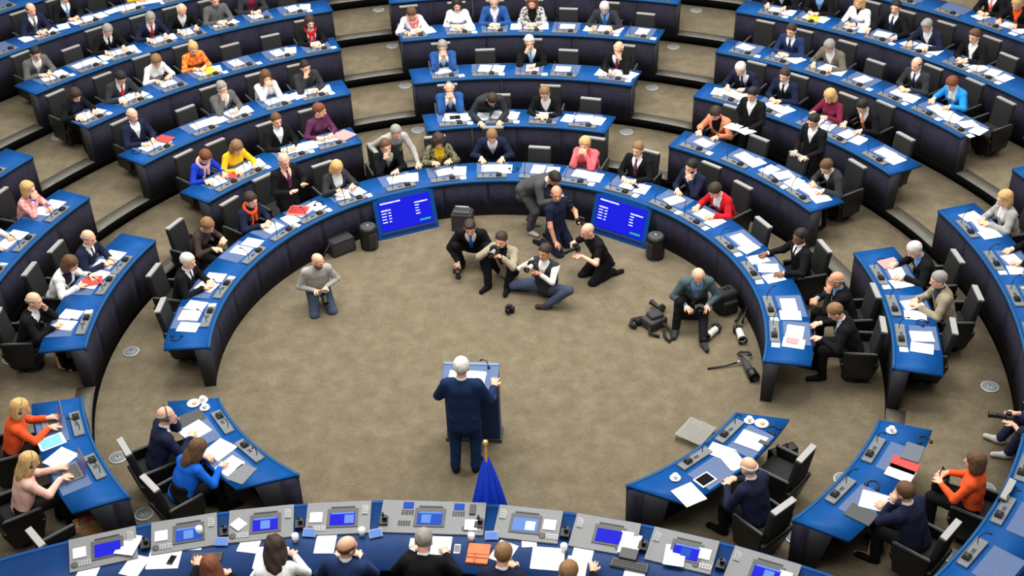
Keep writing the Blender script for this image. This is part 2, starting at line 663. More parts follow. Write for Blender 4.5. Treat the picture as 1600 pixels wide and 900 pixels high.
class Pose:
    def __init__(s, P=(0, 0, .54), lean=15, side=0, twist=0, wR=(.10, .42, .78), wL=(-.10, .42, .78), dR=(-.8, .6, -.05), dL=(.8, .6, -.05),
                 pR=(.7, -.3, -.8), pL=(-.7, -.3, -.8), yaw=0, pitch=10, tilt=0, legs='sit', fem=False, curl=.35, feet=None, kp=None, hip=0, rel=True):
        s.fem = fem
        sw = .155 if fem else .178
        s.P = np.array(P, float)
        Mt = rotm(0, lean, side)
        s.d = Mt @ np.array([0, 0, 1.0])
        s.N = s.P + (.47 if fem else .50) * s.d
        M2 = rotm(twist, lean, side)
        s.M2 = M2
        s.l, s.fr = M2[:, 0], M2[:, 1]
        s.hl = rotm(hip, 0, 0)[:, 0]
        s.C = s.P + .64 * (s.N - s.P)
        s.SR = s.N - .055 * s.d + sw * s.l
        s.SL = s.N - .055 * s.d - sw * s.l
        s.Rh = rotm(twist + yaw, pitch, tilt)
        up = unit(.55 * s.d + .45 * s.Rh[:, 2])
        s.H = s.N + .125 * up + .095 * s.Rh[:, 2] * .5 + .022 * s.Rh[:, 1] + .01 * s.Rh[:, 2]
        l1, l2 = (.27, .245) if fem else (.29, .262)
        s.ER, s.WR = ik(s.SR, wR, l1, l2, pR)
        s.EL, s.WL = ik(s.SL, wL, l1, l2, pL)
        s.dR, s.dL = unit(dR), unit(dL)
        s.curl = curl
        s.HR = s.P + .095 * s.hl + np.array([0, 0, -.02])
        s.HL = s.P - .095 * s.hl + np.array([0, 0, -.02])
        if legs == 'sit':
            feet = ((.11, .47, .09), (-.12, .40, .09))
            kp = ((0, 1, .9), (0, 1, .9))
            toe = ((.04, .16, -.045), (-.04, .16, -.045))
        else:
            toe = [(.03, .15, -.045), (-.03, .15, -.045)]
            if len(feet) == 4:
                toe = feet[2:]
        s.KR, s.AR = ik(s.HR, feet[0], .43, .42, kp[0])
        s.KL, s.AL = ik(s.HL, feet[1], .43, .42, kp[1])
        s.TR, s.TL = s.AR + np.array(toe[0]), s.AL + np.array(toe[1])

    def pts(s):
        return np.array([s.P, s.N, s.H, s.SR, s.SL, s.ER, s.EL, s.WR, s.WL, s.KR, s.KL, s.AR, s.AL, s.TR, s.TL, s.WR + .17 * s.dR, s.WL + .17 * s.dL])

    def field(s, h, names=None, pad=.2):
        p = s.pts() if names is None else np.array(names)
        return Field(p.min(0) - pad, p.max(0) + pad, h)


def hand(F, W, d, side, curl, up=None):
    d = unit(d)
    n = np.array([0, 0, 1.0]) if up is None else up
    lat = np.cross(d, n)
    if np.linalg.norm(lat) < .25:
        lat = np.array([0, 1.0, 0]) if abs(d[1]) < .8 else np.array([1.0, 0, 0])
    lat = unit(lat)
    n = np.cross(lat, d)
    pc = W + .05 * d
    F.cone(W - .01 * d, W + .075 * d, .027, .030, .012, n, 1.9 if False else 1.0)
    F.cone(pc - .018 * lat, pc - .018 * lat + .038 * d, .022, .020, .012)
    F.cone(pc + .018 * lat, pc + .018 * lat + .038 * d, .022, .020, .012)
    for i, (o, L) in enumerate(((-.036, .058), (-.013, .075), (.012, .08), (.035, .07))):
        o, L = (o, L)
        b0 = W + .085 * d + o * side * lat
        dd = unit(d + lat * side * o * 6.0)
        b1 = b0 + dd * L * .55 - n * L * .55 * curl * .6
        b2 = b1 + unit(dd - n * curl * 2.2) * L * .5
        F.cone(b0, b1, .0115, .0108, .006)
        F.cone(b1, b2, .0108, .0095, .004)
    t0 = W + .03 * d + .026 * side * lat
    t1 = t0 + unit(d * .7 + lat * side * .9 - n * .2) * .045
    t2 = t1 + unit(d * 1.0 + lat * side * .25 - n * .3) * .035
    F.cone(t0, t1, .016, .013, .012)
    F.cone(t1, t2, .013, .010, .005)


HS = 1.07


def head(F, H, M):
    def p(x, y, z):
        return H + M @ (np.array([x, y, z]) * HS)

    def r(*a):
        return [v * HS for v in a]
    F.ell(p(0, -.012, .032), r(.076, .097, .092), M, .02)
    F.ell(p(0, .028, -.030), r(.062, .066, .088), M, .03)
    F.ell(p(0, .046, -.078), r(.040, .042, .038), M, .025)
    F.cone(p(0, .088, .010), p(0, .108, -.030), .009 * HS, .016 * HS, .014)
    for sx in (-1, 1):
        F.ell(p(.077 * sx, -.008, -.015), r(.013, .024, .034), M, .008)
        F.ell(p(.030 * sx, .106, .004), r(.019, .018, .012), M, .012, 'sub')
        F.cone(p(.013 * sx, .092, .024), p(.045 * sx, .082, .022), .009, .007, .012)
    F.cone(p(-.016, .088, -.068), p(.016, .088, -.068), .010, .010, .008)


def body_mesh(s, h=.0125):
    F = s.field(h)
    fm = s.fem
    q = .66
    F.cone(s.P + [0, 0, -.01], s.P + .22 * s.d, .112, .098, .05, s.l, q)
    F.cone(s.P + .2 * s.d, s.C + .06 * s.d, .098, .112 if not fm else .102, .05, s.l, q)
    F.cone(s.SR - .03 * s.l, s.SL + .03 * s.l, .062, .062, .06)
    if fm:
        for sx in (-1, 1):
            F.ell(s.C + .075 * s.fr + sx * .065 * s.l + .01 * s.d, (.06, .055, .06), s.M2, .04)
    F.cone(s.N - .04 * s.d, s.H - .06 * s.Rh[:, 2] - .018 * s.Rh[:, 1], .062, .052, .03)
    for S_, E_, W_ in ((s.SR, s.ER, s.WR), (s.SL, s.EL, s.WL)):
        F.cone(S_, E_, .054 - .006 * fm, .041 - .004 * fm, .03)
        F.cone(E_, W_, .042 - .004 * fm, .028 - .002 * fm, .02)
    hand(F, s.WR, s.dR, 1, s.curl)
    hand(F, s.WL, s.dL, -1, s.curl)
    for H_, K_, A_, T_ in ((s.HR, s.KR, s.AR, s.TR), (s.HL, s.KL, s.AL, s.TL)):
        F.cone(H_, K_, .083, .056, .04)
        F.cone(K_, A_, .056, .038, .025)
        F.cone(A_ - [0, 0, .03], T_ - [0, 0, .012], .030, .022, .02)
    head(F, s.H, s.Rh)
    V, Q = F.nets()
    me = npmesh('body', V, Q)
    c = V[Q].mean(1)
    L = (c - s.H) @ s.Rh / HS
    ax = np.abs(L[:, 0])
    mi = np.zeros(len(Q), np.int32)
    fr = L[:, 1] > .06
    mi[fr & (np.abs(ax - .031) < .011) & (np.abs(L[:, 2] - .004) < .0065)] = 1
    mi[fr & (ax < .024) & (np.abs(L[:, 2] + .068) < .011)] = 2
    mi[fr & (ax > .018) & (ax < .042) & (np.abs(L[:, 2] - .027) < .003)] = 3
    me.polygons.foreach_set('material_index', mi)
    return me


def jacket_mesh(s, V=None, sleeve=1.0, skirt=.14, infl=0.0, h=.0135, lapel=True, sit=True):
    """V: None closed top, else depth of the V opening"""
    pts = [s.P, s.N, s.SR, s.SL, s.ER, s.EL, s.WR, s.WL]
    F = s.field(h, pts, .22)
    q = .66
    fm = s.fem
    i = infl
    F.cone(s.P + [0, 0, -.02 if sit else -skirt], s.P + .22 * s.d, .134 + i, .118 + i, .05, s.l, q)
    F.cone(s.P + .2 * s.d, s.C + .06 * s.d, .118 + i, (.134 if not fm else .122) + i, .05, s.l, q)
    F.cone(s.SR - .02 * s.l + .012 * s.d, s.SL + .02 * s.l + .012 * s.d, .072 + i, .072 + i, .05)
    F.cone(s.N - .05 * s.d, s.N + .012 * s.d, .078, .066, .03)
    if fm:
        for sx in (-1, 1):
            F.ell(s.C + .088 * s.fr + sx * .065 * s.l + .01 * s.d, (.066, .06, .066), s.M2, .04)
    for S_, E_, W_ in ((s.SR, s.ER, s.WR), (s.SL, s.EL, s.WL)):
        if sleeve > .1:
            F.cone(S_, E_ if sleeve > .6 else S_ + (E_ - S_) * .6, .071 + i - .006 * fm, .058 + i, .035)
        e2 = E_ + (W_ - E_) * .93
        if sleeve > .6:
            F.cone(E_, e2, .058 + i, .044 + i, .02)
    # cloth folds
    lo, fr, l, d, P = s.lo if hasattr(s, 'lo') else 0, s.fr, s.l, s.d, s.P

    def loc(X, Y, Z):
        return (((X - P[0]) * l[0] + (Y - P[1]) * l[1] + (Z - P[2]) * l[2]),
                ((X - P[0]) * fr[0] + (Y - P[1]) * fr[1] + (Z - P[2]) * fr[2]),
                ((X - P[0]) * d[0] + (Y - P[1]) * d[1] + (Z - P[2]) * d[2]))
    X, Y, Z = [F.ax[a].reshape([-1 if j == a else 1 for j in range(3)]) for a in range(3)]
    F.f += (.0035 * np.sin(31 * X + 9 * Y + 22 * Z) * np.sin(17 * Z - 26 * Y + 8 * X)).astype(np.float32)
    x, y, z = loc(X, Y, Z)
    if V:
        z0 = .52 - V
        wv = np.clip((z - z0) * .33, -1, .086)
        v = np.maximum(np.abs(x) - wv, -(y - .02))
        if lapel:
            band = (np.abs(x) - wv > 0) & (np.abs(x) - wv < .055) & (y > 0) & (z > z0) & (z < .46)
            F.f = F.f - (.009 * band).astype(np.float32)
        F.f = np.maximum(F.f, -v).astype(np.float32)
    if sleeve < .6:
        pass
    Vv, Q = F.nets()
    return npmesh('garment', Vv, Q)


def shirt_mesh(s, h=.0135, cuffs=True):
    pts = [s.P, s.N, s.SR, s.SL, s.ER, s.EL, s.WR, s.WL]
    F = s.field(h, pts, .2)
    q = .66
    fm = s.fem
    F.cone(s.P + .10 * s.d, s.P + .22 * s.d, .108, .100, .04, s.l, q)
    F.cone(s.P + .2 * s.d, s.C + .06 * s.d, .101, .119 if not fm else .109, .04, s.l, q)
    F.cone(s.SR - .06 * s.l, s.SL + .06 * s.l, .064, .064, .05)
    if fm:
        for sx in (-1, 1):
            F.ell(s.C + .080 * s.fr + sx * .065 * s.l + .01 * s.d, (.062, .056, .062), s.M2, .04)
    F.cone(s.N - .05 * s.d, s.N + .035 * unit(s.H - s.N), .070, .066, .02)
    if cuffs:
        for E_, W_ in ((s.ER, s.WR), (s.EL, s.WL)):
            F.cone(E_ + (W_ - E_) * .7, E_ + (W_ - E_) * 1.0, .037, .036, .01)
    V, Q = F.nets()
    return npmesh('shirt', V, Q)


def tie_mesh(s, h=.009):
    a = s.N + .068 * s.fr - .01 * s.d
    b_ = s.C + .130 * s.fr + .03 * s.d
    c = s.P + .2 * s.d + .122 * s.fr
    F = s.field(h, [a, b_, c], .06)
    F.cone(a, a - .03 * s.d, .018, .014, .01)
    F.cone(a, b_, .014, .024, .01, s.l, .72)
    F.cone(b_, c, .024, .026, .01, s.l, .68)
    V, Q = F.nets()
    return npmesh('tie', V, Q)


def scarf_mesh(s, h=.011):
    F = s.field(h, [s.N, s.SR, s.SL, s.C], .16)
    k = 14
    pr = []
    for i in range(k + 1):
        a = 2 * PI * i / k
        pr.append(s.N + (.098 * math.sin(a)) * s.l + (.088 * math.cos(a) + .012) * s.fr + (.01 - .045 * math.cos(a)) * s.d)
    for p, q in zip(pr, pr[1:]):
        F.cone(p, q, .028, .028, .01)
    F.cone(s.N + .1 * s.fr - .03 * s.d + .03 * s.l, s.C + .14 * s.fr - .06 * s.d + .05 * s.l, .026, .03, .015)
    F.cone(s.N + .1 * s.fr - .03 * s.d - .03 * s.l, s.C + .14 * s.fr - .02 * s.d - .04 * s.l, .026, .03, .015)
    V, Q = F.nets()
    return npmesh('scarf', V, Q)


def trousers_mesh(s, h=.0155):
    F = s.field(h, [s.P, s.HR, s.HL, s.KR, s.KL, s.AR, s.AL], .2)
    F.cone(s.P + [0, 0, -.01], s.P + .13 * s.d, .124, .112, .05, s.hl, .68)
    for H_, K_, A_ in ((s.HR, s.KR, s.AR), (s.HL, s.KL, s.AL)):
        F.cone(H_, K_, .101, .074, .04)
        F.cone(K_, A_, .074, .060, .03)
    X, Y, Z = [F.ax[a].reshape([-1 if j == a else 1 for j in range(3)]) for a in range(3)]
    F.f += (.004 * np.sin(27 * X + 9 * Y + 32 * Z) * np.sin(17 * Z - 26 * Y)).astype(np.float32)
    V, Q = F.nets()
    return npmesh('trousers', V, Q)


def shoe_mesh(s, A, T, h=.011):
    F = s.field(h, [A, T], .1)
    d = unit((T - A) * [1, 1, 0.25])
    z = min(A[2], T[2])
    a = np.array([A[0], A[1], A[2] - .045])
    F.cone(a - .03 * d, a + .05 * d, .043, .044, .02)
    F.cone(a + .05 * d, T + .03 * d, .046, .036, .03)
    F.cone(a, A + [0, 0, .02], .048, .046, .02)
    V, Q = F.nets()
    return npmesh('shoe', V, Q)


# hair, in the head's own frame ----------------------------------------
def hair_mesh(style):
    F = Field((-.17, -.2, -.36), (.17, .17, .2), .0095)
    S = HS

    def e(c, r, k=.02, op='add'):
        F.ell(np.array(c) * S, [v * S for v in r], None, k, op)
    noise = .004
    if style in ('short', 'fringe', 'bun', 'swept'):
        e((0, -.016, .036), (.087, .107, .104))
        if style == 'swept':
            e((.01, .03, .10), (.06, .06, .035))
        if style == 'bun':
            e((0, -.12, .05), (.045, .04, .045))

        def f(X, Y, Z):
            zl = -.092 + np.clip((Y / S + .06) / .13, 0, 1) * .158
            return zl * S - Z + 0 * X
        F.cut(f)
        if style == 'fringe':
            F.cut(lambda X, Y, Z: np.maximum(Z - .047 * S - .3 * np.minimum(Y + .02, 0), Y - .045) + 0 * X)
    elif style in ('bob', 'curly', 'long', 'crop'):
        big = .012 if style == 'curly' else 0
        e((0, -.018, .036), (.092 + big, .110 + big, .106 + big))
        if style != 'crop':
            for sx in (-1, 1):
                e((.072 * sx, -.015, -.055), (.036 + big, .062, .085), .03)
            e((0, -.072, -.055), (.075 + big, .045 + big, .09), .03)
        if style in ('long', 'curly'):
            e((0, -.082, -.14), (.085, .045, .12), .03)
            for sx in (-1, 1):
                e((.075 * sx, -.01, -.13), (.034, .045, .09), .03)
        noise = .012 if style == 'curly' else .005
        # face opening
        F.cone(np.array((0, .10, -.02)) * S, np.array((0, .13, -.10)) * S, .070, .075, .015, (0, 0, 1), .8, 'sub')
        if style == 'crop':
            F.cut(lambda X, Y, Z: (-.085 + np.clip((Y / S + .05) / .12, 0, 1) * .135) * S - Z + 0 * X)
    elif style == 'beard':
        e((0, .034, -.062), (.067, .068, .068))
        F.cut(lambda X, Y, Z: np.maximum(Z + .052 * S - .35 * np.abs(X), -(Y - .0)) + 0 * X)
        F.cone(np.array((-.014, .108, -.066)) * S, np.array((.014, .108, -.066)) * S, .016, .016, .004, op='sub')
    X, Y, Z = [F.ax[a].reshape([-1 if j == a else 1 for j in range(3)]) for a in range(3)]
    fq = 46 if style == 'curly' else 75
    F.f += (noise * np.sin(fq * X + 11 * Z) * np.sin(fq * Y * .8 + 20 * X) * np.cos(fq * .5 * Z)).astype(np.float32)
    V, Q = F.nets()
    return npmesh('hair_' + style, V, Q)


def headset_mesh():
    b = B()
    pts = [(.092 * math.sin(a) * HS, -.012, (.03 + .108 * math.cos(a)) * HS) for a in np.linspace(-1.75, 1.75, 15)]
    b.tube(pts, .0065, 6)
    for sx in (-1, 1):
        b.lathe([(0, -.012), (.026, -.012), (.028, 0), (.022, .012), (0, .012)], n=12,
                M=Matrix.Translation((sx * .098, -.01, -.005)) @ Matrix.Rotation(PI / 2, 4, 'Y'))
    return b.mesh('headset')


def flip(me, name):
    n = len(me.vertices)
    V = np.empty(n * 3, np.float32)
    me.vertices.foreach_get('co', V)
    V = V.reshape(-1, 3)
    V[:, 0] *= -1
    Q = np.empty(len(me.loops), np.int32)
    me.loops.foreach_get('vertex_index', Q)
    Q = Q.reshape(-1, 4)[:, ::-1]
    m2 = npmesh(name, V, Q)
    mi = np.empty(len(Q), np.int32)
    me.polygons.foreach_get('material_index', mi)
    m2.polygons.foreach_set('material_index', mi)
    return m2


SEATED = {
    'clasp': dict(lean=17, pitch=14),
    'clasp2': dict(lean=24, wR=(.12, .46, .78), wL=(-.08, .48, .78), pitch=26, yaw=-8),
    'read': dict(lean=24, wR=(.19, .46, .78), wL=(-.17, .48, .78), dR=(-.35, .93, -.1), dL=(.4, .9, -.1), pitch=38),
    'write': dict(lean=28, wR=(.16, .50, .79), wL=(-.16, .45, .78), dR=(-.5, .8, -.2), dL=(.85, .5, 0), pitch=36, yaw=-12, twist=8),
    'chin': dict(lean=21, wR=(.075, .345, .985), dR=(-.35, -.12, .93), pR=(.5, .2, -1), wL=(-.10, .45, .78), dL=(.8, .6, 0), pitch=10, tilt=6, twist=6),
    'face': dict(lean=22, wR=(.055, .385, 1.00), dR=(-.30, -.25, .92), pR=(.42, .2, -1), wL=(-.055, .385, 1.00), dL=(.30, -.25, .92), pL=(-.42, .2, -1), pitch=14),
    'back': dict(lean=4, wR=(.11, .36, .77), wL=(-.12, .36, .77), pitch=8),
    'wide': dict(lean=6, wR=(.30, .42, .78), wL=(-.26, .42, .78), dR=(-.1, 1, -.1), dL=(.3, 1, -.1), pitch=6, yaw=10),
    'type': dict(lean=18, wR=(.10, .50, .80), wL=(-.10, .50, .80), dR=(-.1, 1, -.12), dL=(.1, 1, -.12), pitch=24),
    'paper': dict(lean=13, wR=(.14, .40, .86), wL=(-.14, .40, .86), dR=(-.45, .8, .2), dL=(.45, .8, .2), pitch=30, curl=.6),
    'turn': dict(lean=14, wR=(.16, .42, .78), wL=(-.12, .42, .78), pitch=12, yaw=38, twist=12),
    'point': dict(lean=20, wR=(.20, .55, .86), dR=(-.1, .95, .2), wL=(-.14, .44, .78), pitch=24, yaw=-10),
}
TPL = {}


def template(pose, fem):
    key = (pose, fem)
    if key in TPL:
        return TPL[key]
    mir = isinstance(pose, str) and pose.startswith('-')
    if mir:
        t0 = template(pose[1:], fem)
        t = {'mir': t0, 'fem': fem, 'g': {}}
    else:
        s = Pose(fem=fem, **SEATED[pose]) if isinstance(pose, str) else pose
        t = {'pose': s, 'fem': fem, 'g': {}}
    TPL[key] = t
    return t


def garment(t, kind):
    if kind in t['g']:
        return t['g'][kind]
    if 'mir' in t:
        me = flip(garment(t['mir'], kind), kind)
    else:
        s = t['pose']
        sit = s.P[2] < .75
        me = {'body': lambda: body_mesh(s), 'jacket': lambda: jacket_mesh(s, .30, sit=sit), 'open': lambda: jacket_mesh(s, .40, sit=sit),
              'top': lambda: jacket_mesh(s, None, infl=-.006, sit=sit), 'vneck': lambda: jacket_mesh(s, .14, infl=-.006, lapel=False, sit=sit),
              'tee': lambda: jacket_mesh(s, None, sleeve=.3, infl=-.006, sit=sit),
              'vest': lambda: jacket_mesh(s, .30, sleeve=0, sit=sit),
              'shirt': lambda: shirt_mesh(s), 'sleeves': lambda: jacket_mesh(s, None, infl=-.013, sit=sit), 'tie': lambda: tie_mesh(s), 'scarf': lambda: scarf_mesh(s),
              'trousers': lambda: trousers_mesh(s), 'shoeR': lambda: shoe_mesh(s, s.AR, s.TR), 'shoeL': lambda: shoe_mesh(s, s.AL, s.TL)}[kind]()
    t['g'][kind] = me
    return me


CK = dict(ch=(74, 75, 76), sp=(22, 44, 80), bk=(16, 16, 19), nv=(26, 33, 58), mn=(34, 52, 92), dg=(50, 52, 56), gy=(98, 98, 96), lg=(168, 168, 164), bu=(40, 86, 150), wh=(238, 238, 238),
          rd=(196, 28, 38), orr=(240, 92, 44), pk=(238, 112, 118), lp=(244, 196, 180), ye=(240, 192, 36), pu=(92, 44, 78), bg=(116, 34, 62), be=(160, 150, 128),
          br=(66, 54, 50), bb=(22, 100, 210), cb=(40, 150, 230), gb=(112, 106, 92), pb=(120, 165, 215), ps=(238, 150, 110), ro=(28, 58, 190), jn=(66, 78, 100), dk=(40, 52, 60), tl=(76, 94, 100))
HK = dict(bl=(26, 22, 20), db=(56, 40, 30), br=(98, 68, 42), lb=(138, 104, 68), bd=(206, 168, 108), gr=(150, 146, 140), wh=(222, 218, 208), rd=(120, 66, 40))
SK = {0: (242, 186, 156), 1: (218, 156, 122), 2: (136, 90, 64), 3: (246, 198, 172)}
EYE = mat('eye', (92, 62, 50), 0.3)
LIP = mat('lip', (190, 104, 92), 0.5)


def cloth(k):
    if k == 'floral':
        return mat('floral_blouse', (226, 66, 30), 0.8, c2=(245, 176, 60), scale=22, detail=2)
    if k == 'bw':
        return mat('black_white_print', (30, 30, 32), 0.8, c2=(236, 236, 232), scale=26, detail=1)
    if k == 'camo':
        return mat('camouflage_cloth', (40, 44, 34), 0.9, c2=(132, 130, 96), scale=20, detail=2)
    if k == 'pinkpr':
        return mat('pink_print_scarf', (224, 120, 120), 0.8, c2=(242, 200, 190), scale=24, detail=2)
    return mat('cloth_' + k, CK[k], 0.85, 0.10, 45, bump=0.12, spec=0.2)


HAIRS = {}
PEOPLE = {}


def person(loc, rz, pose, label, fem=0, hair='short', hc='db', skin=0, top='suit', c=('bk', 'wh', 'bk'), trouser='bk', shoes='bk',
           scarf=None, headset=False, beard=False, scale=1.0, group='people in the hall', hr=(0, 0), seat=True):
    t = template(pose, bool(fem))
    root = empty('person', loc, rz)
    root.scale = (scale * 1.07, scale * 1.04, scale)
    tag(root, label, 'person', group)
    sk = mat('skin_%d' % skin, SK[skin], 0.55, 0.05, 30)
    hm = mat('hair_' + hc, HK[hc], 0.7, 0.25, 90)
    me = garment(t, 'body')
    if not me.materials:
        for _ in range(4):
            me.materials.append(sk)
    bo = obj('body', me, None, root)
    for i, m in enumerate((sk, EYE, LIP, hm)):
        bo.material_slots[i].link = 'OBJECT'
        bo.material_slots[i].material = m

    def g(name, kind, ck, m=None):
        o = obj(name, garment(t, kind), m or cloth(ck), root)
        return o
    if top == 'suit':
        g('jacket', 'jacket', c[0])
        g('shirt', 'shirt', c[1])
        if c[2]:
            g('tie', 'tie', c[2])
    elif top == 'open':
        g('jacket', 'open', c[0])
        g('shirt', 'shirt', c[1])
    elif top == 'top':
        g('blouse' if fem else 'sweater', 'top', c[0])
    elif top == 'vneck':
        g('blouse' if fem else 'sweater', 'vneck', c[0])
        if len(c) > 1 and c[1]:
            g('shirt', 'shirt', c[1])
    elif top == 'tee':
        g('t_shirt', 'tee', c[0])
    elif top == 'vest':
        g('vest', 'vest', c[0])
        g('shirt', 'sleeves', c[1])
    if scarf:
        g('scarf', 'scarf', scarf)
    tl = t if not (isinstance(pose, str)) else template('clasp', bool(fem))
    for nm, kd, ck in (('trousers', 'trousers', trouser), ('shoe', 'shoeR', shoes), ('shoe', 'shoeL', shoes)):
        obj(nm, garment(tl, kd), cloth(ck), root)
    # head-worn parts
    s = t['mir']['pose'] if 'mir' in t else t['pose']
    Rh, H = s.Rh, s.H
    M = Matrix([list(Rh[i]) + [H[i]] for i in range(3)] + [[0, 0, 0, 1]])
    if 'mir' in t:
        Fx = Matrix.Diagonal((-1, 1, 1, 1))
        M = Fx @ M @ Fx

    def on_head(name, st, m):
        if st not in HAIRS:
            HAIRS[st] = headset_mesh() if st == 'headset' else hair_mesh(st)
        o = obj(name, HAIRS[st], m, root)
        o.matrix_local = M
    if hair != 'bald':
        on_head('hair', hair, hm)
    if beard:
        on_head('beard', 'beard', hm)
    if headset:
        on_head('headset', 'headset', DGREY)
    return root


# ------------------------------------------------------------------ chairs
def chair_meshes():
    d = {}
    b = B(); b.box((0, 0.0, .43), (.47, .50, .10)); d['seat'] = b.mesh('seat', .03, 3, True)
    b = B(); b.box((0, -.27, .70), (.41, .09, .50), rx=rad(9)); d['backrest'] = b.mesh('backrest', .025, 3, True)
    b = B(); b.box((0, -.315, .955), (.39, .085, .030), rx=rad(9)); d['headrest_cap'] = b.mesh('headrest_cap', .008, 2)
    b = B(); b.box((0, 0, .40), (.055, .50, .44), taper=(.8, .75)); d['armrest'] = b.mesh('armrest', .015, 2, True)
    b = B(); b.box((0, 0, .625), (.010, .44, .005)); d['arm_trim'] = b.mesh('arm_trim')
    b = B(); b.box((0, -.03, .24), (.56, .56, .36), taper=(.66, .66)); d['shell'] = b.mesh('shell', .03, 2, True)
    b = B(); b.lathe([(0, 0), (.17, 0), (.17, .012), (.05, .03), (.04, .12), (0, .12)], n=20); d['pedestal'] = b.mesh('pedestal')
    return d


CHM = chair_meshes()


def chair(p, rz, label, group='black armchairs behind the desks'):
    r = empty('armchair', p, rz)
    tag(r, label, 'chair', group)
    obj('seat', CHM['seat'], SEATCLOTH, r)
    bk = obj('backrest', CHM['backrest'], SEATCLOTH, r)
    obj('headrest_cap', CHM['headrest_cap'], CHAIRCAP, bk)
    for sx in (-1, 1):
        a = obj('armrest', CHM['armrest'], LEATHER, r, (.265 * sx, -.02, 0))
        obj('arm_trim', CHM['arm_trim'], GREY, a)
    obj('shell', CHM['shell'], LEATHER, r)
    obj('pedestal', CHM['pedestal'], BLACK, r)
    return r


# ------------------------------------------------------------------ papers and desk things
def sheet(name, wx, wy, n=1, seed=0):
    rr = random.Random(seed)
    b = B()
    for i in range(n):
        b.box((rr.uniform(-.012, .012) * (i > 0), rr.uniform(-.012, .012) * (i > 0), .0015 + .003 * i), (wx, wy, .003), rz=rr.uniform(-.12, .12) * (i > 0))
    return b.mesh(name)


ME_A4 = sheet('sheet', .23, .31)
ME_A4S = sheet('sheets', .23, .31, 3, 3)
ME_CARD = sheet('card', .17, .12)
ME_WIDE = sheet('open_pages', .42, .297, 2, 5)


def item(me, m, k, r, t, rz, label, cat, group=None, name='paper_sheet', lift=.007):
    p = pol(r, t, k * DZ + HD + lift)
    o = obj(name, me, m, None, p, (0, 0, PI - rad(t) + rz))
    tag(o, label, cat, group)
    return o


S_ = dict
# block, row: seats (angle, look, kwargs) - None look = empty chair
T = {}
T['RING', 0] = [
    (-92.5, None),
    (-82.3, 'white-haired man in black suit and tie', S_(dr=-0.12, pose='clasp', hair='short', hc='wh')),
    (-68.8, 'short-haired woman in dark brown cardigan', S_(dr=0.35, pose='write', fem=1, hair='crop', hc='lb', top='top', c=('br',))),
    (-58.6, 'woman in navy jacket with orange scarf', S_(dr=0.04, pose='clasp', fem=1, hair='crop', hc='db', top='open', c=('nv', 'nv'), scarf='orr')),
    (-49.5, None),
    (-38.7, 'blonde woman in dark grey jacket', S_(dr=-0.15, pose='paper', fem=1, hair='bob', hc='bd', top='open', c=('dg', 'wh'))),
    (-26.4, 'brown-haired man in black suit, hand at face', S_(dr=0.14, pose='chin', hair='short', hc='br', c=('bk', 'lg', None))),
    (-15.5, 'curly-haired woman in camouflage jacket', S_(dr=0.01, pose='paper', fem=1, hair='curly', hc='db', top='open', c=('camo', 'ye'))),
    (-4.3, 'man in navy suit reading white pages', S_(dr=0.22, pose='read', hair='short', hc='lb', c=('nv', 'wh', None))),
    (5.7, None),
    (15.6, 'blonde woman in pink jacket', S_(dr=0.03, pose='face', fem=1, hair='crop', hc='bd', top='open', c=('pk', 'pk'))),
    (27.1, 'man in black suit with purple tie', S_(dr=-0.09, pose='back', hair='short', hc='lb', c=('bk', 'wh', 'pu'))),
    (39.2, 'bearded man in navy jacket, hand on cheek', S_(dr=0.14, pose='-chin', hair='short', hc='bl', beard=True, c=('nv', 'wh', None))),
    (47.9, 'dark-haired woman in bright red jacket', S_(dr=-0.02, pose='read', fem=1, hair='crop', hc='db', top='open', c=('rd', 'wh'))),
    (60.2, None),
    (71.2, 'dark-skinned man in black suit', S_(dr=0.01, pose='wide', hair='short', hc='bl', skin=2, c=('bk', 'wh', 'bk'))),
    (84.5, 'bald man in black suit leaning on hand', S_(dr=0.34, pose='-chin', hair='fringe', hc='gr', skin=1, c=('bk', 'pb', None))),
    (93.0, 'man in black suit with pale blue tie', S_(dr=0.3, pose='read', hair='short', hc='lb', c=('bk', 'wh', 'pb'))),
]
T['C', 1] = [
    (-11.5, 'balding man in blue suit with headset', S_(dr=0.03, pose='face', hair='fringe', hc='wh', headset=True, c=('bu', 'wh', None))),
    (-3.2, None), (4.6, 'brown-haired man in dark suit bowed forward', S_(dr=-0.16, pose='clasp2', hair='short', hc='lb', c=('bk', 'wh', None))), (11.8, None)]
T['L1', 1] = [
    (-54.4, 'woman in blue top with striped scarf', S_(dr=-0.0, pose='read', fem=1, hair='crop', hc='rd', top='top', c=('ro',), scarf='lp')),
    (-49.3, 'fair-haired woman in yellow top', S_(dr=-0.14, pose='read', fem=1, hair='bob', hc='lb', top='vneck', c=('ye', 'ye'))),
    (-40.7, 'brown-haired man in dark navy jacket', S_(dr=-0.16, pose='back', hair='short', hc='br', c=('bk', 'wh', None))),
    (-33.6, 'woman in purple dress', S_(dr=-0.08, pose='turn', fem=1, hair='crop', hc='rd', top='top', c=('pu',)))]
T['R1', 1] = [
    (32.8, 'woman in orange jacket over black top', S_(dr=0.21, pose='read', fem=1, hair='crop', hc='db', top='open', c=('ps', 'bk'))),
    (41.2, None), (48.8, None),
    (55.4, 'brown-haired man in dark grey suit', S_(dr=0.07, pose='-write', hair='short', hc='br', c=('dg', 'wh', None)))]
T['R2', 1] = [
    (79.8, 'white-haired man in black coat', S_(dr=-0.02, pose='read', hair='short', hc='wh', c=('bk', 'pb', None))),
    (87.6, 'grey-haired man in beige jacket', S_(dr=-0.05, pose='clasp', hair='short', hc='gr', top='open', c=('be', 'dk'))),
    (94.6, None)]
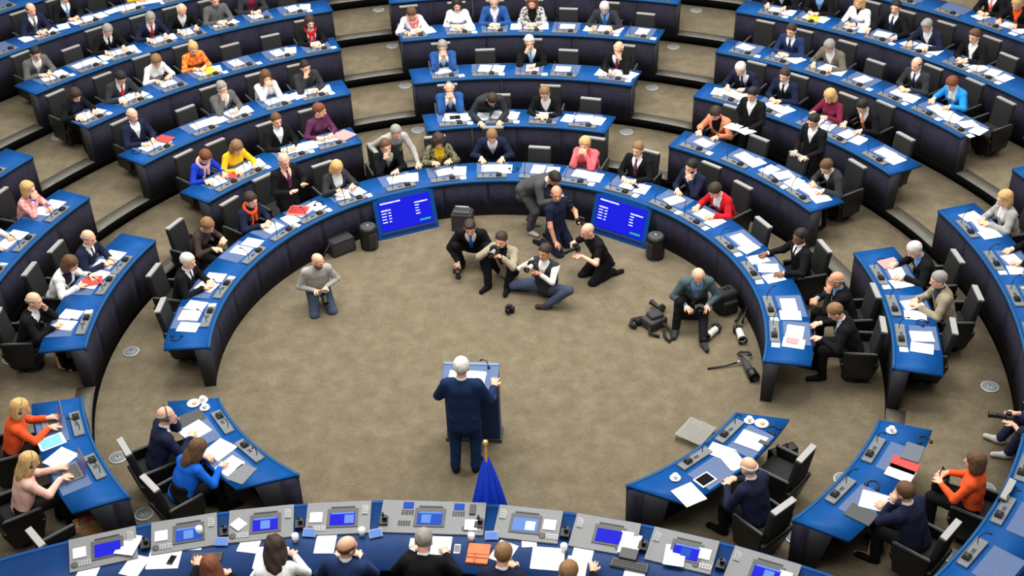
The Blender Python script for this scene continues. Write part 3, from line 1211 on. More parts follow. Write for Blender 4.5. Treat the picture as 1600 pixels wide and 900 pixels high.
T['L2', 1] = [
    (-96.4, 'balding man in black suit resting chin', S_(dr=0.04, pose='-chin', hair='fringe', hc='gr', c=('bk', 'wh', None))),
    (-86.6, 'brown-haired woman in white jacket', S_(dr=0.0, pose='-write', fem=1, hair='bob', hc='br', top='open', c=('wh', 'nv'))),
    (-81.2, 'bespectacled man in navy suit clasping hands', S_(dr=-0.16, pose='clasp', hair='fringe', hc='gr', c=('nv', 'wh', 'nv')))]
T['C', 2] = [
    (-11.5, 'man in blue suit clasping hands at mouth', S_(dr=-0.14, pose='face', hair='short', hc='gr', c=('bu', 'wh', None))),
    (-5.6, None), (0.7, 'white-haired man in black suit touching face', S_(dr=-0.07, pose='chin', hair='short', hc='wh', c=('bk', 'wh', 'pb'))),
    (5.9, None), (13.1, 'white-haired man with dark pink tie', S_(dr=-0.14, pose='-chin', hair='fringe', hc='wh', c=('bk', 'wh', 'bg')))]
T['R1', 2] = [
    (30.3, 'white-haired man in navy suit and tie', S_(dr=0.1, pose='write', hair='short', hc='wh', c=('nv', 'wh', 'nv'))),
    (36.3, 'dark-haired man in suit with striped tie', S_(dr=0.04, pose='clasp', hair='short', hc='db', c=('nv', 'wh', 'bk'))),
    (43.7, 'blonde woman in burgundy sweater', S_(dr=-0.11, pose='paper', fem=1, hair='bob', hc='bd', top='vneck', c=('bg', 'bg'))),
    (48.0, 'black-haired man in black suit', S_(dr=0.15, pose='read', hair='short', hc='bl', c=('bk', 'wh', 'ps'))),
    (55.0, None)]
T['R2', 2] = [
    (73.3, 'blonde woman in light grey suit', S_(dr=-0.05, pose='clasp', fem=1, hair='bob', hc='bd', top='open', c=('lg', 'wh'))),
    (80.6, 'man in dark jacket', S_(pose='read', hair='short', hc='db', c=('bk', 'wh', None))),
    (87.5, None)]
T['L2', 2] = [
    (-87.8, None),
    (-81.4, 'person in white shirt', S_(pose='read', hair='short', hc='br', top='top', c=('wh',))),
    (-73.9, 'blonde woman with pink patterned scarf', S_(dr=-0.16, pose='chin', fem=1, hair='bob', hc='bd', top='vneck', c=('pinkpr', 'ro')))]
T['L1', 2] = [
    (-55.1, 'bald man in navy suit, open collar', S_(dr=-0.07, pose='back', hair='fringe', hc='gr', c=('nv', 'wh', None))),
    (-47.8, None),
    (-42.6, 'grey-haired man in grey suit covering mouth', S_(dr=-0.08, pose='chin', hair='short', hc='gr', c=('gy', 'wh', None))),
    (-36.4, 'brown-haired woman in white blouse', S_(dr=-0.09, pose='face', fem=1, hair='long', hc='br', top='top', c=('wh',))),
    (-30.8, 'black-haired man in charcoal jacket', S_(dr=-0.16, pose='chin', hair='short', hc='bl', c=('dg', 'dg', None)))]
T['C', 3] = [
    (-14.5, 'woman in white jacket with pink scarf', S_(dr=-0.16, pose='write', fem=1, hair='crop', hc='br', top='open', c=('wh', 'pk'), scarf='pinkpr')),
    (-8.9, 'dark-haired woman in white blouse', S_(dr=-0.16, pose='clasp', fem=1, hair='bob', hc='bl', top='top', c=('wh',))),
    (-4.4, 'man in bright blue suit', S_(dr=-0.14, pose='clasp', hair='fringe', hc='gr', c=('bu', 'wh', 'wh'))),
    (0.2, 'woman in black and white print jacket', S_(dr=-0.13, pose='clasp', fem=1, hair='long', hc='rd', top='open', c=('bw', 'bk'))),
    (4.5, None),
    (9.1, 'white-haired man in olive grey suit', S_(dr=-0.14, pose='read', hair='short', hc='wh', c=('dg', 'pb', 'bu'))),
    (13.8, None)]
T['R1', 3] = [
    (27.2, None),
    (31.8, 'dark-haired man in navy blue suit', S_(dr=-0.12, pose='clasp', hair='short', hc='db', c=('mn', 'wh', 'nv'))),
    (37.1, 'grey-haired man in taupe suit reading', S_(dr=-0.16, pose='read', hair='crop', hc='gr', c=('gb', 'wh', None))),
    (42.0, None),
    (46.9, 'bald man in charcoal suit and striped tie', S_(dr=0.04, pose='clasp', hair='fringe', hc='br', c=('dg', 'wh', 'nv'))),
    (51.6, 'woman in sky blue cardigan', S_(dr=0.12, pose='read', fem=1, hair='crop', hc='rd', top='open', c=('cb', 'wh'))),
    (56.2, None)]
T['L1', 3] = [
    (-56.2, 'long-haired woman in black jacket', S_(dr=-0.08, pose='read', fem=1, hair='long', hc='db', top='open', c=('bk', 'nv'))),
    (-50.7, 'dark-haired man in grey suit, red tie', S_(dr=-0.16, pose='read', hair='short', hc='bl', c=('dg', 'wh', 'rd'))),
    (-45.4, 'short-haired woman in white cardigan', S_(dr=0.11, pose='write', fem=1, hair='crop', hc='lb', top='top', c=('wh',))),
    (-40.8, 'woman in orange and red floral blouse', S_(dr=0.05, pose='clasp2', fem=1, hair='bun', hc='bd', top='top', c=('floral',))),
    (-36.4, None), (-31.5, None),
    (-26.8, 'woman in black jacket with red scarf', S_(dr=-0.16, pose='clasp', fem=1, hair='bob', hc='db', top='open', c=('bk', 'wh'), scarf='rd'))]
T['L1', 4] = [
    (-54.0, 'dark-haired man in light grey suit', S_(dr=0.03, pose='clasp2', hair='short', hc='bl', c=('gy', 'wh', None))),
    (-50.2, None),
    (-46.4, 'grey-haired man in black suit', S_(dr=-0.01, pose='read', hair='short', hc='gr', c=('bk', 'wh', 'bk'))),
    (-41.8, 'grey-haired man with dark red tie', S_(dr=-0.03, pose='read', hair='short', hc='gr', c=('nv', 'wh', 'rd'))),
    (-38.4, 'bald white-haired man in black suit', S_(dr=-0.03, pose='read', hair='fringe', hc='wh', c=('bk', 'wh', None))),
    (-34.8, 'man in grey knitted sweater', S_(dr=-0.16, pose='clasp', hair='short', hc='br', top='vneck', c=('gy', 'tl'))),
    (-30.8, 'man in dark cardigan', S_(pose='clasp', hair='short', hc='db', top='open', c=('dg', 'bg'))),
    (-27.0, None)]
T['R1', 4] = [
    (26.6, 'man in black suit sorting papers', S_(pose='read', hair='short', hc='db', c=('bk', 'wh', None))),
    (30.6, 'man in black suit and light blue shirt', S_(pose='clasp', hair='short', hc='br', c=('bk', 'pb', None))),
    (35.0, 'blonde woman in white blouse', S_(dr=-0.11, pose='clasp', fem=1, hair='bob', hc='bd', top='vneck', c=('wh', 'bk'))),
    (38.7, 'dark-haired man in black suit and tie', S_(dr=-0.16, pose='wide', hair='short', hc='bl', c=('bk', 'wh', 'nv'))),
    (42.9, 'grey-haired man in navy suit reading', S_(dr=-0.16, pose='read', hair='swept', hc='gr', c=('nv', 'wh', None))),
    (47.7, 'young brown-haired man in black suit', S_(dr=-0.16, pose='clasp', hair='swept', hc='br', c=('bk', 'wh', 'wh'))),
    (51.0, None)]
T['L1', 5] = [
    (-50.0, 'bald man in dark navy suit', S_(dr=-0.16, pose='clasp', hair='fringe', hc='db', c=('nv', 'wh', 'gy'))),
    (-46.5, 'man in dark suit with light blue necktie', S_(pose='clasp', hair='short', hc='br', c=('bk', 'wh', 'pb'))),
    (-43.0, None), (-39.5, 'person in yellow blouse', S_(pose='clasp', fem=1, hair='bob', hc='bl', top='top', c=('ye',)))]
T['R1', 5] = [
    (43.9, 'man in black suit with pink striped tie', S_(pose='clasp', hair='short', hc='br', c=('bk', 'wh', 'pk'))),
    (46.6, 'fair-haired man in black suit, orange tie', S_(dr=-0.06, pose='read', hair='short', hc='bd', c=('bk', 'orr', 'orr')))]
T['LB', 0] = [
    (-127.5, 'balding man in navy suit holding his face', S_(dr=0.11, pose='-chin', hair='fringe', hc='gr', headset=True, c=('nv', 'wh', None))),
    (-136.3, 'brown-haired woman in bright blue dress', S_(dr=0.14, pose='write', fem=1, hair='long', hc='br', top='top', c=('bb',)))]
T['LB', 1] = [
    (-118.0, 'blonde woman in orange jacket at laptop', S_(dr=0.01, pose='type', fem=1, hair='bob', hc='bd', headset=True, top='top', c=('orr',))),
    (-127.8, 'long-haired blonde woman in pale pink blouse', S_(dr=0.11, pose='type', fem=1, hair='long', hc='bd', headset=True, top='top', c=('lp',))),
    (-137.0, None)]
T['RB', 0] = [
    (135.6, 'white-haired balding man in navy suit', S_(dr=0.24, pose='clasp', hair='fringe', hc='wh', c=('nv', 'wh', None))),
    (125.5, None)]
T['RB', 1] = [
    (127.9, 'brown-haired man in navy suit propping head', S_(dr=0.18, pose='-chin', hair='short', hc='br', c=('nv', 'wh', None))),
    (120.0, 'woman in orange jacket sitting back', S_(dr=0.45, pose='back', fem=1, hair='bob', hc='br', top='top', c=('orr',)))]


# all desks -------------------------------------------------------------
PITCHM = 0.90
for k in range(0, 7):
    pit = deg(PITCHM / (R[k] + .6))
    if k == 0:
        st = [s[0] for s in T['RING', 0]]
        make_desk('RING', 0, (-102.8, 102.8), (-102.0, 102.0), st, 10.6, label='innermost horseshoe desk, blue top, facing the open floor')
        continue
    for bk in ('C', 'L1', 'R1', 'L2', 'R2'):
        if (k >= 4 and bk in ('L2', 'R2')) or (k >= 5 and bk == 'C') or (k == 6 and bk == 'R1'):
            continue
        e = edges(bk, k)
        st = [s[0] for s in T.get((bk, k), [])]
        if bk in ('L2', 'R2') and k in (2, 3):
            s0 = min(abs(x) for x in e)
            st = [(1 if bk == 'R2' else -1) * (s0 + 5.0 + i * (6.9 if k == 2 else 5.4)) for i in range(4)]
        elif not st or k >= 5 or (bk, k) == ('L1', 6):
            n = int((e[1] - e[0]) / pit)
            st = st if (st and k < 5) else [e[0] + (e[1] - e[0]) * (i + .5) / n for i in range(n)]
        make_desk(bk, k, e, e, st, pit)
make_desk('LB', 0, (-149.4, -120.0), (-143.6, -117.0), [-137.8, -127.6], 10, endw=.46)
make_desk('RB', 0, (120.0, 149.4), (117.0, 143.6), [125.5, 135.4], 10, endw=.46)
make_desk('LB', 1, (-136.0, -113.4), (-134.0, -112.6), [-128.4, -119.0], 8, endw=.46)
make_desk('RB', 1, (113.4, 136.0), (112.6, 134.0), [119.4, 128.2], 8, endw=.46)
make_desk('RB', 2, (111.0, 134.5), (110.5, 133.0), [116, 122.4, 128.8], 6.9)


def paper_set(k, t, who, seed):
    rr = random.Random(seed)
    r = R[k]
    n = rr.choice((1, 2, 2, 2, 3))
    sg = deg(1 / (r + .4))
    q = rr.uniform(-.06, .06)
    gp = 'white papers on the curved desks'
    item(rr.choice((ME_A4, ME_A4S)), PAPER, k, r + .40, t + q * sg, rr.uniform(-.25, .25) + (PI / 2 if rr.random() < .45 else 0), 'white sheet before ' + who, 'paper', gp)
    if n > 1:
        item(ME_A4, PAPER, k, r + .38, t + (.27 + q) * sg, rr.uniform(-.3, .3), 'right-hand white sheet before ' + who, 'paper', gp, lift=.004)
    if n > 2:
        item(ME_A4, PAPER, k, r + .36, t - (.29 - q) * sg, rr.uniform(-.3, .3), 'left-hand white sheet before ' + who, 'paper', gp, lift=.004)
    if rr.random() < .6:
        item(ME_CARD, rr.choice((PAPER, PAPER, GREENP)), k, r + .13, t + .30 * sg, rr.uniform(-.15, .15), 'small card before ' + who, 'card', 'small cards by the consoles', name='note_card', lift=.003)


NOPAPER = {('LB', 0), ('LB', 1), ('RB', 0), ('RB', 1)}
seed = 100
for (bk, k), seats in T.items():
    z = k * DZ
    occ = [(t, s[0]) for t, *s in seats if s and s[0]]
    for t, *s in seats:
        seed += 1
        rz = PI - rad(t)
        if s and s[0]:
            look, kw = s[0], dict(s[1])
            who = look + ', ' + where(bk, k)
            pose = kw.pop('pose')
            dr = kw.pop('dr', 0)
            chair(pol(R[k] + 1.0 + dr * (.6 if dr < 0 else 1), t, z), rz, 'black armchair under ' + look)
            person(pol(R[k] + .96 + dr, t, z), rz, pose, who, **kw)
            if (bk, k) not in NOPAPER:
                paper_set(k, t, look, seed)
        else:
            nt, nl = min(occ, key=lambda q: abs(q[0] - t)) if occ else (t, 'aisle')
            side = 'left' if t < nt else 'right'
            dr = 1.22 if t == -49.5 else .96 if (bk, k, t) in ( ('R1', 3, 27.2), ('R1', 3, 56.2), ('L1', 5, -43.0)) else .48
            if (bk, k) in NOPAPER:
                dr = .9
            desc = 'empty black armchair %s of %s' % (side, nl)
            far = [q for q in seats if not (len(q) > 1 and q[1]) and q[0] != t and min(occ, key=lambda o: abs(o[0] - q[0]))[0] == nt and (q[0] < nt) == (t < nt)]
            if far:
                desc = ('nearer ' if abs(t - nt) < abs(far[0][0] - nt) else 'farther ') + desc
            chair(pol(R[k] + dr, t, z), rz, desc)
            if (bk, k) not in NOPAPER:
                paper_set(k, t, ('' if not far else ('nearer ' if abs(t - nt) < abs(far[0][0] - nt) else 'farther ')) + 'empty chair %s of %s' % (side, nl), seed)

# ------------------------------------------------------------------ presidium
PCX, PCY, PR = -0.1, -15.42, 11.0
PZ, PT = 0.48, 1.20


def pp(phi, d, z=0.0):
    return Vector((PCX + (PR - d) * math.sin(rad(phi)), PCY + (PR - d) * math.cos(rad(phi)), z))


def phx(x):
    return deg(math.asin((x - PCX) / PR))


def pitem(me, m, x, y, rz, label, cat, name, group=None, lift=0.002):
    o = obj(name, me, m, None, (x, y, PT + lift), (0, 0, rz))
    return tag(o, label, cat, group)


me = arc_solid('platform', PR - .12, 5.5, (-34, 34), (-34, 34), 0, PZ, 2, center=(PCX, PCY))
o = obj('floor_platform', me, CARPET)
o['kind'] = 'structure'
c = pp(0, .5, PZ)
pres = empty('presidium_desk', c)
tag(pres, 'wide curved blue presidium desk with grey consoles behind the flag', 'desk')
ctop = obj('desktop', arc_solid('desktop', PR, PR - 1.08, (-33, 33), (-33, 33), PT - .04, PT, 1.2, c, center=(PCX, PCY)),
           mat('deep_blue_laminate', (4, 50, 104), .5, .1, 6, spec=.2), pres)
obj('front_edge', arc_solid('front_edge', PR + .012, PR - .03, (-33, 33), (-33, 33), PT - .06, PT + .008, 1.2, c, center=(PCX, PCY)), BLUE_BOX, ctop)
pm = arc_solid('front_panel', PR - .01, PR - .12, (-2.15, 2.15), (-2.15, 2.15), 0, PT - .04, 1.0)
for i in range(15):
    t = -30.8 + 4.4 * i
    obj('front_panel', pm, PANEL, pres, (PCX - c.x, PCY - c.y, -c.z), (0, 0, -rad(t)))


def wedge(wx, dy, z0, z1, name):
    bm = bmesh.new()
    v = [bm.verts.new(p) for p in ((-wx / 2, -dy / 2, 0), (wx / 2, -dy / 2, 0), (wx / 2, dy / 2, 0), (-wx / 2, dy / 2, 0),
                                   (-wx / 2, -dy / 2, z0), (wx / 2, -dy / 2, z0), (wx / 2, dy / 2, z1), (-wx / 2, dy / 2, z1))]
    for f in ((3, 2, 1, 0), (4, 5, 6, 7), (0, 1, 5, 4), (1, 2, 6, 5), (2, 3, 7, 6), (3, 0, 4, 7)):
        bm.faces.new([v[i] for i in f])
    me = bpy.data.meshes.new(name)
    bm.to_mesh(me)
    bm.free()
    return me


UD = .47
UTILT = math.atan2(.075 - .02, UD)
ME_UNIT = wedge(.75, UD, .02, .075, 'console_unit')
ME_UNITW = wedge(1.22, UD, .02, .075, 'console_unit')


def onu(x, y, dz=0.0):
    return (x, y, .02 + (y + UD / 2) / UD * .055 + dz)


def flat(name, dx, dy, dz=.004):
    b = B()
    b.box((0, 0, dz / 2), (dx, dy, dz))
    return b.mesh(name)


ME_SCRF, ME_SCR, ME_SCRS = flat('screen_frame', .36, .27, .010), flat('screen', .29, .185, .013), flat('small_screen', .12, .085, .012)
ME_SLOT, ME_WIN, ME_BAR = flat('slot', .28, .018, .008), flat('screen_window', .11, .12, .015), flat('screen_bar', .27, .022, .015)
b = B()
for i in range(5):
    for j in range(3):
        b.box((-.06 + .03 * i, -.025 + .025 * j, .005), (.02, .016, .01))
ME_KEYS = b.mesh('button_block')
b = B()
b.lathe([(0, 0), (.042, 0), (.042, .006), (.034, .008), (0, .006)], n=18)
ME_GRILLE = b.mesh('speaker_grille')
ME_PAD = flat('note_pad', .145, .145, .012)
b = B()
b.box((0, 0, .03), (.10, .13, .05)); b.box((.01, .02, .075), (.05, .05, .05)); b.tube([(0, .03, .08), (0, .01, .17), (.01, -.07, .23)], .007, 6)
b.tube([(.01, -.06, .225), (.012, -.115, .245)], .013, 8)
ME_PMIC = b.mesh('gooseneck_microphone')
UX = [-3.98, -3.09, -2.21, -1.30, -.17, .98, 1.89, 2.78, 3.67, -4.9, 4.55]
UN = ['leftmost', 'second from left', 'third from left', 'fourth from left', 'wide central', 'sixth from left', 'seventh from left', 'eighth from left', 'ninth from left', 'outer left', 'outer right']
for i, x in enumerate(UX[:9]):
    ph = phx(x)
    wide = i == 4
    p = pp(ph, .06 + UD / 2, PT)
    u = obj('console_unit', ME_UNITW if wide else ME_UNIT, mat('mid_grey_unit', (116, 119, 121), .5, .05, 40), pres, p - c, (0, 0, -rad(ph)))
    sx = .05 if not wide else .02
    if i in (4, 5):
        sx = -.03
    rt = (UTILT, 0, 0)
    obj('screen_frame', ME_SCRF, DGREY, u, onu(sx, -.01), rt)
    obj('screen', ME_SCR, (SCREEN, SCREEN_M, SCREEN, SCREEN, SCREEN_M, SCREEN_L, SCREEN, SCREEN, SCREEN)[i], u, onu(sx, -.025, .001), rt)
    obj('slot', ME_SLOT, BLACK, u, onu(sx, .15), rt)
    if i not in (0, 6):
        obj('screen_bar', ME_BAR, SCREEN_L, u, onu(sx, .053, .001), rt)
        obj('screen_window', ME_WIN, SCREEN_L if i != 7 else SCREEN_M, u, onu(sx + (.03, .0, .0, .08, -.04, -.09, .0, .0, .03)[i], -.035, .001), rt)
        if i == 5:
            obj('screen_window', ME_WIN, TEXTW, u, onu(sx + .06, -.035, .001), rt)
    lx = (-.26 if i < 5 else .25) if not wide else .46
    obj('speaker_grille', ME_GRILLE, DGREY, u, onu(lx - .06, -.15), rt)
    obj('button_block', ME_KEYS, LGREY, u, onu(lx + .05, -.15), rt)
    q = p + Matrix.Rotation(-rad(ph), 3, 'Z') @ Vector(onu(lx + (0 if not wide else 0), .01 if not wide else -.1, .001))
    pd = obj('note_pad', ME_PAD, PAPER, None, q, (UTILT, 0, -rad(ph) + (.8 if i == 2 else 0)))
    tag(pd, 'white square note pad on the %s presidium console' % UN[i], 'note pad', 'white pads on the presidium consoles')
    if wide:
        for xx in (-.30, .30):
            obj('screen_frame', ME_SCRS, SCREEN_M, u, onu(xx, .16), rt)
            obj('button_block', ME_KEYS, DGREY, u, onu(xx, .06), rt)
        obj('handset', flat('handset', .07, .14, .02), BLACK, u, onu(.46, .12), rt)
        obj('button_block', ME_KEYS, DGREY, u, onu(-.32, -.1), rt)
    else:
        obj('button_block', ME_KEYS, LGREY, u, onu(-.31 if i >= 5 else .31, .1), (UTILT, 0, PI / 2))
    if i < 8:
        gx = x + (.455 if i not in (3, 4) else (.55 if i == 3 else .57))
        ph2 = phx(gx)
        obj('microphone', ME_PMIC, BLACK, pres, pp(ph2, .36, PT) - c, (0, 0, -rad(ph2)))

# things on the presidium
ME_SHEETP = sheet('sheet', .23, .31)
ME_BIGP = sheet('open_pages', .36, .33, 2, 9)
gp = 'white papers on the presidium desk'
for x, y, r_, me, lb in ((-1.93, -5.40, .05, ME_BIGP, 'large white sheet under the hands of the woman in white'),
                         (-2.22, -5.18, -.1, ME_A4, 'white sheet between two presidium consoles beside the woman in white'),
                         (-3.15, -5.46, .1, ME_BIGP, 'spread white sheets beside the auburn-haired woman'), (-3.45, -5.60, -.2, ME_SHEETP, 'white sheet left of the spread sheets, presidium'),
                         (-2.85, -5.27, .1, ME_CARD, 'white card above the black keyboard, presidium'), (-3.95, -5.68, .0, ME_SHEETP, 'white sheet at the bottom left of the presidium'),
                         (-.02, -5.13, .0, ME_SHEETP, 'white sheet before the grey-haired man at centre presidium'), (-.30, -5.08, .0, ME_CARD, 'white card left of the grey-haired man, presidium'),
                         (-1.35, -5.15, .05, ME_A4, 'white sheet beside the balding man, presidium'), (.70, -5.18, -.4, ME_SHEETP, 'tilted white sheet beside the cropped-haired man, presidium'),
                         (1.20, -5.25, -.05, ME_BIGP, 'white pages right of the cropped-haired man, presidium'), (.98, -5.03, .1, ME_CARD, 'white card below the pale lit screen, presidium'),
                         (1.60, -5.12, -.15, ME_A4, 'white sheet before the fair-haired woman, presidium'), (1.53, -5.36, -.1, ME_SHEETP, 'lower white sheet before the fair-haired woman, presidium'),
                         (2.12, -5.03, -.2, ME_A4, 'white sheet right of the raised hand, presidium'), (2.62, -5.18, -.15, ME_A4, 'white sheet over the eighth console from left'),
                         (2.15, -5.55, -.2, ME_SHEETP, 'white sheet below the black keypad, presidium'), (2.7, -5.72, -.2, ME_SHEETP, 'white sheet at the bottom right of the presidium'),
                         (-3.60, -5.33, -.1, ME_A4, 'white sheet over the corner of the leftmost console')):
    ontop = (x, y) in ((2.62, -5.18), (-3.60, -5.33), (2.12, -5.03))
    pitem(me, PAPER, x, y, r_, lb, 'paper', 'paper_sheet', gp, lift=.05 if ontop else .002)


def display(x, y, rz, lb):
    r = empty('table_display', (x, y, PT), rz)
    tag(r, lb, 'display', 'small lit displays on the presidium')
    b = B(); b.box((0, .03, .045), (.155, .012, .10), rx=rad(-55)); obj('case', b.mesh('case', .003, 1), LGREY, r)
    b = B(); b.box((0, .023, .051), (.135, .004, .082), rx=rad(-55)); obj('screen', b.mesh('screen'), SCREEN_L, r)
    b = B(); b.box((0, .05, .012), (.06, .08, .024)); obj('foot', b.mesh('foot'), BLACK, r)


for x, y, rz, lb in ((-2.54, -5.25, .05, 'small lit display between second and third presidium consoles'), (-1.56, -5.06, -.05, 'small lit display between third and fourth presidium consoles'),
                     (-.78, -5.03, .35, 'small tilted lit display left of the central console'), (.55, -5.0, .08, 'small lit display above the orange folder')):
    display(x, y, rz, lb)

b = B(); b.lathe([(0, .004), (.02, .004), (.03, .02), (.036, .06), (.038, .065), (.034, .062), (.026, .02), (0, .016)], n=18)
ME_CUP = b.mesh('cup')
b = B(); b.lathe([(0, 0), (.04, 0), (.07, .012), (.072, .014), (.04, .006), (0, .005)], n=20)
ME_SAUCER = b.mesh('saucer')
b = B(); b.lathe([(0, .05), (.031, .05)], n=14)
ME_TEA = b.mesh('tea')
b = B(); b.tube([(.034, 0, .052), (.055, 0, .048), (.056, 0, .028), (.03, 0, .02)], .005, 6)
ME_CUPH = b.mesh('handle')


def cup(x, y, z, lb, tea=True):
    r = empty('coffee_cup', (x, y, z), rnd.uniform(0, 6))
    tag(r, lb, 'cup', 'white cups')
    obj('saucer', ME_SAUCER, WHITE, r)
    cu = obj('cup', ME_CUP, WHITE, r, (0, 0, .004))
    obj('handle', ME_CUPH, WHITE, cu)
    if tea:
        obj('drink', ME_TEA, CREAM, cu)


def tumbler(x, y, z, lb):
    r = empty('water_glass', (x, y, z))
    tag(r, lb, 'glass', 'white beakers')
    b = B(); b.lathe([(0, .002), (.034, .002), (.042, .10), (.039, .10), (.032, .01), (0, .01)], n=18); obj('beaker', b.mesh('beaker'), WHITE, r)
    b = B(); b.lathe([(0, .095), (.040, .096), (.040, .104), (0, .106)], n=18); obj('paper_lid', b.mesh('paper_lid'), PAPER, r)


for x, y, lb in ((-1.70, -5.13, 'white beaker right of the woman in white, presidium'), (-.95, -5.0, 'white beaker by the tilted lit display'), (.32, -5.02, 'white beaker above the orange folder'),
                 (1.38, -5.13, 'white beaker left of the fair-haired woman'), (-2.83, -5.10, 'white beaker on the second console')):
    tumbler(x, y, PT + (.03 if x == -2.83 else 0), lb)


def phone(x, y, z, rz, lb, body=WHITE):
    r = empty('smartphone', (x, y, z), rz)
    tag(r, lb, 'phone', 'phones on the desks')
    b = B(); b.box((0, 0, .005), (.072, .142, .009)); obj('case', b.mesh('case', .004, 1), body, r)
    b = B(); b.box((0, 0, .0102), (.062, .108, .002)); obj('screen', b.mesh('screen'), GLASS, r)


phone(.17, -5.16, PT, 0, 'white smartphone with black screen beside the orange folder')
phone(-3.05, -5.50, PT + .008, -.15, 'dark smartphone on the spread white sheets', BLACK)
r = empty('leather_folder', (.42, -5.24, PT), -.06)
tag(r, 'orange leather folder with strap on the presidium desk', 'folder')
b = B(); b.box((0, 0, .018), (.25, .30, .034)); obj('body', b.mesh('body', .008, 2), ORANGEL, r)
b = B(); b.box((0, .06, .038), (.252, .16, .008)); obj('flap', b.mesh('flap', .003, 1), ORANGEL, r)
b = B(); b.box((-.03, -.08, .04), (.02, .16, .007), rz=.1); b.box((0, -.07, .040), (.24, .012, .006)); obj('strap', b.mesh('strap', .002, 1), mat('dark_orange_strap', (160, 66, 22), .5), r)
r = empty('keyboard', (-2.66, -5.44, PT), .1)
tag(r, 'black keyboard under the hand of the auburn-haired woman', 'keyboard')
b = B(); b.box((0, 0, .01), (.36, .14, .018)); obj('body', b.mesh('body', .004, 1), BLACK, r)
b = B()
for i in range(12):
    for j in range(4):
        b.box((-.154 + .028 * i, -.045 + .03 * j, .022), (.022, .023, .008))
obj('keys', b.mesh('keys'), DGREY, r)['kind'] = 'stuff'
r = empty('keyboard', (2.13, -5.27, PT), -.22)
tag(r, 'dark grey keypad and telephone right of the fair-haired woman', 'keypad')
b = B(); b.box((0, -.06, .02), (.42, .13, .03)); obj('body', b.mesh('body', .006, 1), DGREY, r)
b = B(); b.box((-.04, .08, .035), (.20, .16, .06)); obj('telephone', b.mesh('telephone', .01, 2), DGREY, r)
b = B()
for i in range(12):
    for j in range(3):
        b.box((-.176 + .032 * i, -.10 + .035 * j, .038), (.024, .024, .008))
obj('keys', b.mesh('keys'), BLACK, r)['kind'] = 'stuff'

PRES = [(-2.69, 'auburn-haired woman seen from behind, left end of presidium', S_(pose='-point', fem=1, hair='long', hc='rd', top='top', c=('bk',)), 1.52),
        (-1.96, 'dark-haired woman in white seen from behind, presidium', S_(pose='write', fem=1, hair='curly', hc='db', top='top', c=('wh',)), 1.40),
        (-1.10, 'balding man in navy suit facing right, presidium', S_(pose='-turn', hair='fringe', hc='br', c=('mn', 'wh', None)), 1.36),
        (-.15, 'grey-haired man in black suit, centre of presidium', S_(pose='read', hair='short', hc='gr', c=('bk', 'wh', None)), 1.36),
        (.84, 'cropped-haired man in navy suit raising his hand, presidium', S_(pose='clasp2', hair='short', hc='lb', c=('nv', 'wh', None)), 1.48),
        (1.66, 'fair-haired woman in black reaching to screen, presidium', S_(pose='point', fem=1, hair='crop', hc='lb', top='top', c=('bk',)), 1.55)]
for x, look, kw, dd in PRES:
    ph = phx(x)
    kw = dict(kw)
    p = pp(ph, dd, PZ)
    chair(pp(ph, dd + .06, PZ), -rad(ph), 'presidium armchair under ' + look.split(' seen')[0].split(', ')[0], 'presidium armchairs')
    person(p, -rad(ph), kw.pop('pose'), look, **kw)
chair(pp(phx(-.55), 1.42, PZ), -rad(phx(-.55)), 'empty black armchair left of the central grey-haired man', 'presidium armchairs')

# ------------------------------------------------------------------ lectern, speaker, flag
r = empty('lectern', (-.025, -1.86, 0))
tag(r, 'blue speaking lectern with slanted top in the open floor', 'lectern')
b = B(); b.box((0, .0, .53), (.74, .22, 1.06)); obj('column', b.mesh('column', .012, 2), mat('lectern_blue_shaded', (8, 40, 92), .45), r)  # column blue darkened in its colour for the shade under the slanted top
b = B(); b.box((0, .02, .03), (.78, .30, .06)); obj('base', b.mesh('base', .01, 2), DGREY, r)
b = B(); b.box((0, -.20, 1.135), (.76, .58, .035), rx=rad(11)); tp = obj('slanted_top', b.mesh('slanted_top', .008, 2), mat('lectern_blue', (26, 74, 128), .4), r)
b = B(); b.box((0, .095, 1.20), (.76, .05, .04), rx=rad(11)); obj('back_rail', b.mesh('back_rail', .006, 1), mat('lectern_rail', (90, 128, 160), .4), tp)
for sx in (-.22, .24):
    b = B(); b.lathe([(0, 0), (.022, 0), (.022, .02), (0, .02)], c=(sx, .03, 1.19), n=12)
    b.tube([(sx, .03, 1.2), (sx * .9, .02, 1.33), (sx * .7, -.08, 1.42)], .006, 6); b.tube([(sx * .72, -.07, 1.415), (sx * .62, -.12, 1.44)], .012, 8)
    obj('microphone', b.mesh('microphone'), BLACK, tp)
for x, lb in ((-.16, 'left white speech sheet on the lectern'), (.09, 'right white speech sheet on the lectern')):
    o = obj('paper_sheet', ME_A4S, PAPER, None, (x - .025, -2.06, 1.157), (rad(11), 0, 0))
    tag(o, lb, 'paper', 'speech sheets on the lectern')

STAND = Pose(P=(0, 0, .93), lean=5, wR=(.33, .33, 1.10), dR=(.05, .8, .3), pR=(.35, -.7, -.8), wL=(-.16, .34, 1.13), dL=(.5, .8, 0), pL=(-.75, -.4, -.8), pitch=8, legs='free',
             feet=((.11, .0, .09), (-.13, -.02, .09)), kp=((.1, 1, 0), (-.1, 1, 0)))
person((-.06, -2.56, 0), 0, STAND, 'white-haired speaker in navy suit standing at the lectern', hair='short', hc='wh', c=('sp', 'wh', None), trouser='sp', scale=1.06)

